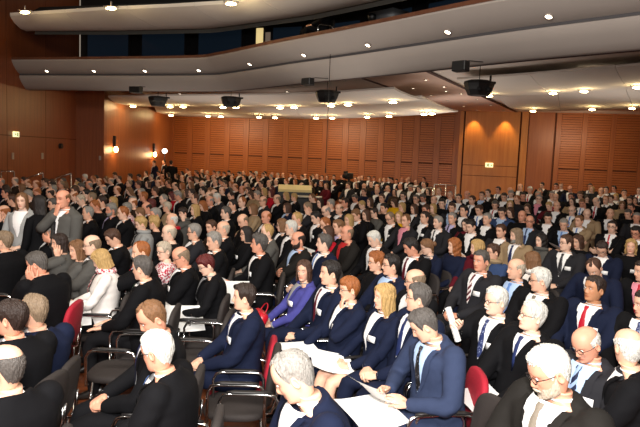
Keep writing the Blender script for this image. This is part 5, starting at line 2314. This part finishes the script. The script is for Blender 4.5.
Z1, Z2 = 2.25 + 1.75, 2.25 + 2.2
L1f = [at_z(x, y, Z1) for x, y in ((108, 97.5), (150, 96.5), (213, 96), (280, 95.5), (340, 93), (394, 89.5))]
L1r = [at_z(x, y, Z1) for x, y in ((120, 105), (133, 107), (170, 108), (223, 108.5), (280, 109), (331, 107.5), (370, 105.5), (393, 104), (425, 100.5))]
L2f = [p + np.array([0, .75, .16]) for p in L1r[1:]]
L2f[0] = L2f[0] + np.array([.7, 0, 0])
L2r = [at_z(x, y, Z1) for x, y in ((157, 113), (171, 116.5), (208, 118), (259, 119), (316, 119.5), (367, 118.5), (400, 117), (430, 115), (458, 112.5))]
cloud('ceiling_cloud', L1f, L1r, 4)
cloud('ceiling_cloud', L2f, L2r, 4)
R1f = [at_z(x, y, Z2) for x, y in ((457, 80), (512, 76.5), (580, 71), (640, 66), (720, 58))]
R1r = [at_z(x, y, Z2) for x, y in ((487, 95), (500, 97), (530, 96), (560, 94.5), (590, 92.5), (640, 88.8), (720, 82))]
R2f = [p + np.array([0, .7, .16]) for p in R1r[1:]]
R2r = [at_z(x, y, Z2) for x, y in ((511, 109), (525, 112), (560, 112), (592, 111), (640, 109.5), (720, 106))]
cloud('ceiling_cloud', R1f, R1r, 3)
cloud('ceiling_cloud', R2f, R2r, 3)
COVE = emit('cove_lamp_glow', 'ffe2a0', 30)


def cove(i, x, y, z, lab):
    p = at_z(x, y, z - .10)
    r = empty('cove_lamp', p)
    mm = MB()
    mm.ell((0, 0, 0), (.12, .05, .03), 12, 8)
    link('lamp_glow', mm.mesh('lamp_glow'), COVE, parent=r)
    mm = MB()
    mm.tube(np.array([(0, .0, .03), (0, 0, .16)]), .02, 6)
    mm.box((0, .0, .045), (.34, .06, .02))
    link('bracket', mm.mesh('bracket'), RIM, parent=r)
    tag(r, lab, 'light', 'ceiling cove lamps')
    l = bpy.data.lights.new('cove_light', 'POINT')
    l.energy = 15
    l.color = (1, .72, .34)
    l.shadow_soft_size = .08
    lo = bpy.data.objects.new('cove_light', l)
    COL.objects.link(lo)
    lo.parent = r
    lo.location = (0, -.03, -.06)


rows = [('front row of left ceiling coves', Z1, ((133, 106.5), (170, 107), (183, 107), (223, 107.5), (236, 107.5), (280, 108), (294, 107.7), (331, 106), (348, 105), (393, 102.5))),
        ('rear row of left ceiling coves', Z1, ((171, 115.5), (208, 116.5), (221, 116.7), (259, 117.5), (275, 117.8), (316, 118.3), (332, 118.3), (367, 117.3), (389, 116.5), (424, 114.5), (432, 114))),
        ('front row of right ceiling coves', Z2, ((489, 96), (553, 93.6), (584, 91.7), (637, 87.8))),
        ('rear row of right ceiling coves', Z2, ((533, 111.3), (592, 109.8), (632, 108.6)))]
for nm, z, L in rows:
    for i, (x, y) in enumerate(L):
        cove(i, x, y, z, 'glowing cove lamp, %s from left in the %s' % (ORD[i], nm))

# ---- upper ceiling boards in front of the balcony
ZU = 2.25 + 3.2
Uf = [at_z(x, y, ZU) for x, y in ((30, 31), (120, 31), (213, 29), (260, 22.5), (313, 15), (365, 4), (420, -8), (480, -20))]
Un = [at_z(x, y, ZU + .1) for x, y in ((10, 17), (60, 14), (110, 11), (170, 8.5), (230, 5), (290, -6), (340, -18), (400, -32))]
cloud('ceiling_reflector', Uf, Un, 6, sag=.12, th=.08)
strip_m = MB()
a = resample(Uf, 40)
for k_, (o_, z_) in enumerate(((0, 0), )):
    g = np.array([a + np.array([0, oo, zz]) for oo, zz in ((0, -.10), (.28, -.04), (.30, .06), (.02, .05))])
    strip_m.rings(g, closed=False)
struct('trim_reflector', strip_m, mat('reflector_edge', '77756e', .7))
Vf = [p + np.array([0, -.9, .25]) for p in Un]
Vn = [p + np.array([0, -5.5, .6]) for p in Un]
cloud('ceiling_reflector', Vf, Vn, 6, sag=.1, th=.08)
for i, (x, y) in enumerate(((25, 12.5), (111, 8.5), (231, 4))):
    cove(i, x, y, ZU + .06, 'glowing ceiling lamp above the upper reflectors, %s from left' % ORD[i])
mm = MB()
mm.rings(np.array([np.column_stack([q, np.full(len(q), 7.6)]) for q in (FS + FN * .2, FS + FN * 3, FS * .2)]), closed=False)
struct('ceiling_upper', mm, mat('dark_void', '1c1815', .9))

# ---- hanging loudspeakers, boxes, cable


def speaker(x, y, w_px, lab):
    z = 2.25 + 1.52
    p = at_z(x, y, z)
    s = w_px / 615 * p[1] / .62
    r = empty('hanging_loudspeaker', p, .25)
    r.scale = (s, s, s)
    mm = MB()
    th = np.linspace(0, 2 * PI, 8, endpoint=False) + PI / 8
    mm.rings(np.array([np.stack([np.cos(th) * a * 1.08, np.sin(th) * a * .8, np.full(8, zz)], 1) for a, zz in ((.17, -.16), (.20, -.17), (.255, -.06), (.29, .06), (.28, .10), (.20, .13))]))
    link('cabinet', mm.mesh('cabinet', smooth=False), BLACK, parent=r)
    mm = MB()
    mm.box((.24, 0, .14), (.03, .03, .20))
    mm.box((.29, 0, .10), (.12, .05, .05))
    link('bracket', mm.mesh('bracket', smooth=False), BLACK, parent=r)
    mm = MB()
    top = (CEIL - z) / s if True else 1
    mm.tube(np.array([(0, 0, .1), (0, 0, top)]), .008, 6)
    link('hanging_rod', mm.mesh('hanging_rod'), BLACK, parent=r)
    for a in (-.5, .5):
        mm = MB()
        mm.tube(np.array([(a * .2, -.20, -.06), (a * .2, -.235, -.07)]), .05, 12)
        link('driver', mm.mesh('driver'), BLACKM, parent=r)
    tag(r, lab, 'loudspeaker', 'hanging loudspeakers')


speaker(158, 100.5, 20, 'black hanging loudspeaker nearest the left wall lamps')
speaker(231, 101, 21, 'black hanging loudspeaker second from the left wall')
speaker(327, 95.5, 24, 'black hanging loudspeaker beside the thin vertical cable')
speaker(479, 87, 31, 'black hanging loudspeaker in front of the wooden pillar')


def box_speaker(x, y, w, h, lab):
    p, n = fascia_at(x, .62, 1.6)
    d = p[1]
    pz = at_d(x, y, d)[2]
    ww, hh = w / 615 * d, h / 615 * d
    t = np.array([-n[1], n[0]])
    R = np.array([[t[0], n[0], 0], [t[1], n[1], 0], [0, 0, 1]])
    r = empty('monitor_box', (p[0], p[1], pz))
    mm = MB()
    v = np.array([[-.5, -.35, -.5], [.5, -.35, -.5], [.5, .35, -.42], [-.5, .35, -.42], [-.5, -.35, .5], [.5, -.35, .5], [.5, .35, .5], [-.5, .35, .5]]) * np.array([ww, ww * .8, hh])
    mm.add(v @ R.T, [(0, 3, 2, 1), (4, 5, 6, 7), (0, 1, 5, 4), (1, 2, 6, 5), (2, 3, 7, 6), (3, 0, 4, 7)])
    o = link('cabinet', mm.mesh('cabinet', smooth=False), BLACK, parent=r)
    o.modifiers.new('b', 'BEVEL').width = .012
    mm = MB()
    mm.box(R @ np.array([0, ww * .29, 0]), (ww * .86, .01, hh * .8), 0, R)
    link('grille', mm.mesh('grille', smooth=False), BLACKM, parent=r)
    mm = MB()
    mm.tube(np.array([(0, 0, hh * .45), (-n[0] * .2, -n[1] * .2, hh * .5 + .03), (-n[0] * .62, -n[1] * .62, hh * .5 + .06)]), .008, 6)
    link('bracket', mm.mesh('bracket'), BLACK, parent=r)
    tag(r, lab, 'loudspeaker', 'small black boxes under the balcony')


box_speaker(136, 90, 12, 6.5, 'small black box under the balcony edge near the left wall')
box_speaker(308, 82, 12.5, 7.5, 'small black box under the balcony edge left of the cable')
box_speaker(461, 66.5, 16, 10.5, 'small black box under the balcony edge above the pillar loudspeaker')
pc, nc_ = fascia_at(331, .45, 2.5)
mm = MB()
zb = at_d(332, 170, pc[1])[2]
mm.tube(np.array([(pc[0], pc[1], 4.8), (pc[0] + .005, pc[1], 3.5), (pc[0], pc[1], zb)]), .007, 6)
o = link('microphone_cable', mm.mesh('microphone_cable'), BLACK)
tag(o, 'thin black cable hanging straight down from the balcony', 'cable')
mm = MB()
mm.capsule(np.array([(pc[0], pc[1], zb + .02), (pc[0], pc[1], zb - .06)]), .012, 8)
link('microphone', mm.mesh('microphone'), BLACK, parent=o)

# ---- wall things
SIGN = emit('sign_glow', 'f1efb4', 1.3)
GREEN = mat('sign_green', '2d8a4a', .5)


def exit_sign(c, t, n, w, h, lab):
    R = np.array([[t[0], n[0], 0], [t[1], n[1], 0], [0, 0, 1]])
    r = empty('exit_sign', c)
    mm = MB()
    mm.box((0, 0, 0), (w, .05, h), 0, R)
    link('housing', mm.mesh('housing', smooth=False), SIGN, parent=r)
    mm = MB()           # running figure and arrow
    y = .028
    for (x, z, ww, hh, a) in ((-.16, .26, .10, .16, 0), (-.17, .05, .12, .30, .25), (-.25, -.22, .08, .34, .6), (-.08, -.2, .08, .34, -.5), (-.29, .1, .16, .07, .4), (-.05, .12, .16, .07, -.4), (.20, 0, .22, .10, 0), (.33, .07, .10, .2, .8), (.33, -.07, .10, .2, -.8)):
        q_ = rot_y(a)
        mm.box(R @ np.array([x * w * -1 * -1, y, z * h]), (ww * w, .006, hh * h), 0, R @ q_)
    link('pictogram', mm.mesh('pictogram', smooth=False), GREEN, parent=r)
    tag(r, lab, 'sign', 'exit signs')


s_, z_ = bw_s(489, 165)
c = bw(s_, .27)
exit_sign((c[0], c[1], z_), bdir, bnrm, .36, .22, 'lit exit sign with running figure on the wooden pillar panel')


def on_xwall(x, y, X):
    v = ray(x, y)
    return CAM + v * (X / v[0])


c = on_xwall(16, 134.3, XN + .05)
exit_sign(c, np.array([0, -1.0]), np.array([1.0, 0]), .30, .16, 'lit exit sign on the dark left wall')
SCG = emit('sconce_glow', 'ffd08a', 22)
for i, (x, y) in enumerate(((116, 149.5), (155, 154.5))):
    p = on_xwall(x, y, XI + .12)
    r = empty('wall_lamp', p)
    mm = MB()
    mm.ell((0, 0, 0), (.085, .085, .12), 12, 10)
    link('lamp_globe', mm.mesh('lamp_globe'), SCG, parent=r)
    mm = MB()
    mm.box((-.06, 0, .32), (.10, .10, .42))
    link('stem', mm.mesh('stem', smooth=False), mat('lamp_dark', '231510', .5), parent=r)
    tag(r, ('first', 'second')[i] + ' glowing lamp with dark stem on the left rear wall' if i == 0 else 'glowing lamp with dark stem near the rear left corner', 'lamp', 'wall lamps')
    l = bpy.data.lights.new('sconce_light', 'POINT')
    l.energy = 14
    l.color = (1, .62, .3)
    l.shadow_soft_size = .1
    lo = bpy.data.objects.new('sconce_light', l)
    COL.objects.link(lo)
    lo.parent = r
    lo.location = (.14, 0, -.05)
p = at_d(164.7, 151, 31)
r = empty('round_lamp', p)
mm = MB()
mm.ell((0, 0, 0), (.13, .13, .12), 14, 10)
link('lamp_globe', mm.mesh('lamp_globe'), emit('globe_glow', 'fff3e0', 9), parent=r)
mm = MB()
mm.tube(np.array([(0, 0, -.1), (0, 0, -p[2])]), .02, 8)
link('lamp_post', mm.mesh('lamp_post'), mat('lamp_dark', '231510', .5), parent=r)
tag(r, 'round white lamp on a thin post in the rear left corner', 'lamp')
for x, y, w, h, lab in ((42.5, 156, .16, .2, 'pale square switch plate on the left wall'), (13, 156, .12, .2, 'small pale switch plate below the left exit sign'), (100, 158, .08, .16, 'tiny white plate left of the first wall lamp')):
    X = XN + .02 if x < 90 else None
    if X is None:
        p = at_d(x, y, DS - .02)
        sz = (w, .02, h)
    else:
        p = on_xwall(x, y, X)
        sz = (.02, w, h)
    mm = MB()
    mm.box((0, 0, 0), sz)
    o = link('switch_plate', mm.mesh('switch_plate', smooth=False), mat('plate', 'a89a8c', .5))
    o.location = p
    o.modifiers.new('b', 'BEVEL').width = .006
    tag(o, lab, 'switch')
p = on_xwall(61, 146, XN + .05)
mm = MB()
mm.tube(np.array([(-.05, 0, 0), (.05, 0, 0)]), .09, 14)
o = link('wall_speaker', mm.mesh('wall_speaker', smooth=False), BLACK)
o.location = p
tag(o, 'small round black speaker on the left wall', 'loudspeaker')

# ---- rails


def rail(paths, r, lab, group=None):
    c = np.mean([p for q in paths for p in q], 0)
    root = empty('handrail', c)
    for i, q in enumerate(paths):
        mm = MB()
        mm.tube(np.array(q) - c, r, 8)
        link('rail_bar' if i == 0 else 'rail_post', mm.mesh('rail_bar' if i == 0 else 'rail_post'), CHROME, parent=root)
    tag(root, lab, 'handrail', group)


def vdown(p, dz):
    return [p, p - np.array([0, 0, dz])]


for xa, ya, xb, yb, d, lab in ((1, 171, 14, 171, 17.3, 'level chrome handrail at the left edge'), (26, 178, 43, 173, 17.6, 'sloping chrome handrail by the left wall, middle one'), (56, 178, 71, 173.5, 18.5, 'sloping chrome handrail with bright end post on the left')):
    a, b_ = at_d(xa, ya, d), at_d(xb, yb, d)
    b_ = b_ if ya != yb else np.array([b_[0], b_[1], a[2]])
    zf_ = zfloor(b_[0], b_[1])
    rail([[a, b_], vdown(b_, b_[2] - zf_), vdown(a, a[2] - zf_)], .022, lab, 'left handrails')
for x0, x1, x2, y, d, lab in ((409, 421.5, 433, 187, 24, 'chrome double rail frame before the slatted wall, left one'), (434.5, 446, 456, 184.5, 24.5, 'chrome double rail frame next to the pillar, right one')):
    a, b_, c = at_d(x0, y, d), at_d(x1, y, d), at_d(x2, y, d)
    b_[2] = c[2] = a[2]
    zf_ = zfloor(a[0], d)
    rail([[a, c], vdown(a, a[2] - zf_), vdown(b_, a[2] - zf_), vdown(c, a[2] - zf_)], .028, lab, 'rear rails')

# ---- control desk, second desk, video camera
p = at_d(295, 188.7, 18.5)
r = empty('control_desk', (p[0], p[1], 0), .06)
mm = MB()
mm.box((0, 0, p[2]), (1.0, .40, .09), 0, rot_x(.32))
o = link('desk_top', mm.mesh('desk_top', smooth=False), mat('desk_yellow', 'f3e2a0', .5), parent=r)
mm = MB()
mm.box((0, 0, p[2] - .14), (.96, .36, .16))
for sx in (-1, 1):
    mm.box((sx * .45, 0, (p[2] - .2) / 2), (.06, .34, p[2] - .2))
mm.box((0, .14, (p[2] - .2) / 2 + .1), (.9, .03, p[2] - .4))
link('cabinet', mm.mesh('cabinet', smooth=False), BLACK, parent=r)
tag(r, 'tall black control desk with pale yellow sloping top amid the rear rows', 'desk')
p = at_d(309, 196.7, 17.2)
r = empty('equipment_table', (p[0], p[1], 0), -.05)
mm = MB()
mm.box((0, 0, p[2]), (.72, .4, .03))
link('table_top', mm.mesh('table_top', smooth=False), mat('table_pale', 'a39c8c', .4), parent=r)
for sx in (-1, 1):
    for sy in (-1, 1):
        mm = MB()
        mm.tube(np.array([(sx * .33, sy * .17, p[2] - .01), (sx * .33, sy * .17, 0)]), .018, 6)
        link('leg', mm.mesh('leg'), BLACK, parent=r)
tag(r, 'narrow pale-topped equipment table in front of the control desk', 'table')
p = at_d(349, 176, 22.5)
r = empty('video_camera', (p[0], p[1], zfloor(p[0], p[1])), -.5)
zc = p[2] - zfloor(p[0], p[1])
mm = MB()
mm.box((0, 0, zc), (.18, .40, .22))
o = link('camera_body', mm.mesh('camera_body', smooth=False), BLACK, parent=r)
o.modifiers.new('b', 'BEVEL').width = .02
mm = MB()
mm.tube(np.array([(0, -.18, zc), (0, -.30, zc), (0, -.42, zc)]), [.06, .06, .075], 14)
link('camera_lens', mm.mesh('camera_lens'), BLACKM, parent=r)
mm = MB()
mm.box((-.13, -.02, zc + .12), (.10, .16, .10))
link('viewfinder', mm.mesh('viewfinder', smooth=False), BLACK, parent=r)
mm = MB()
mm.tube(np.array([(0, 0, zc - .1), (0, 0, zc - .3)]), .035, 10)
link('tripod_head', mm.mesh('tripod_head'), BLACK, parent=r)
for a in (0.3, 2.4, 4.5):
    mm = MB()
    mm.tube(np.array([(0, 0, zc - .28), (math.cos(a) * .42, math.sin(a) * .42, 0)]), .018, 6)
    link('leg', mm.mesh('leg'), BLACK, parent=r)
tag(r, 'black video camera on tripod among the rear rows', 'camera')

# ------------------------------------------------------------------ light


def area(loc, target, size, energy, col, name, sy=None):
    l = bpy.data.lights.new(name, 'AREA')
    l.energy = energy
    l.color = col
    l.size = size
    if sy:
        l.shape = 'RECTANGLE'
        l.size_y = sy
    o = bpy.data.objects.new(name, l)
    COL.objects.link(o)
    o.location = loc
    d = Vector(target) - Vector(loc)
    o.rotation_euler = d.to_track_quat('-Z', 'Y').to_euler()
    return o


area((.1, -.3, 2.75), (0.2, 9, 1.0), .35, 330, (1, .96, .92), 'camera_flash')  # the camera's own flash, just above the viewpoint
area((-1.5, -.5, 5.0), (0.5, 8, 1.2), 2.5, 520, (1, .94, .88), 'stage_light', 1.0)
for x, y in ((-3, 5), (3, 6), (-4, 11), (2.5, 12), (8, 10)):
    area((x, y, 6.9), (x, y + .4, 0), 2.2, 130, (1, .86, .68), 'hall_ceiling_light')
for x, y in ((-5, 19), (0, 22), (-4, 27), (2, 28), (6, 20), (10, 22)):
    area((x, y, 3.75 if x < 3 else 4.3), (x, y, 0), 1.6, 15, (1, .76, .52), 'under_balcony_light')
for x, y, z_, s_, e_ in ((-3.5, 20, 2.7, 5, 42), (3, 18, 2.7, 5, 48), (9, 19, 2.8, 4, 40), (0, 27, 2.8, 5, 42), (-1, 12, 3.0, 4, 30), (4.5, 24, 2.9, 3, 40)):
    area((x, y, z_), (x, y - .6, 9), s_, e_, (1, .90, .80), 'ceiling_fill')  # unseen upward fill added to brighten the ceiling undersides, no fixture there
for x in (475, 506):
    s_ = bw_s(x, 113)[0]
    c = bw(s_, .55)
    l = bpy.data.lights.new('pillar_spot', 'SPOT')
    l.energy = 140
    l.color = (1, .62, .25)
    l.spot_size = math.radians(72)
    l.spot_blend = .7
    l.shadow_soft_size = .05
    o = bpy.data.objects.new('pillar_spot', l)
    COL.objects.link(o)
    o.location = (c[0], c[1], CEIL - .12)
    tgt = bw(s_, .1)
    o.rotation_euler = (Vector((tgt[0], tgt[1], 1.2)) - o.location).to_track_quat('-Z', 'Y').to_euler()
for t in (3.5, 9.5, 20.5):
    a = bw(t, 2.6)
    b_ = bw(t, 0)
    area((a[0], a[1], 3.6), (b_[0], b_[1], 2.0), 2.2, 45, (1, .78, .52), 'wall_fill', .3)  # unseen fill added to lift the dark rear wall
w = bpy.data.worlds.new('world')
sc.world = w
w.use_nodes = True
w.node_tree.nodes['Background'].inputs['Color'].default_value = (.9, .75, .6, 1)
w.node_tree.nodes['Background'].inputs['Strength'].default_value = .28
sc.view_settings.view_transform = 'Standard'
sc.view_settings.look = 'None'
sc.view_settings.gamma = 1
sc.view_settings.exposure = 0
bpy.data.scenes.remove(TMP)
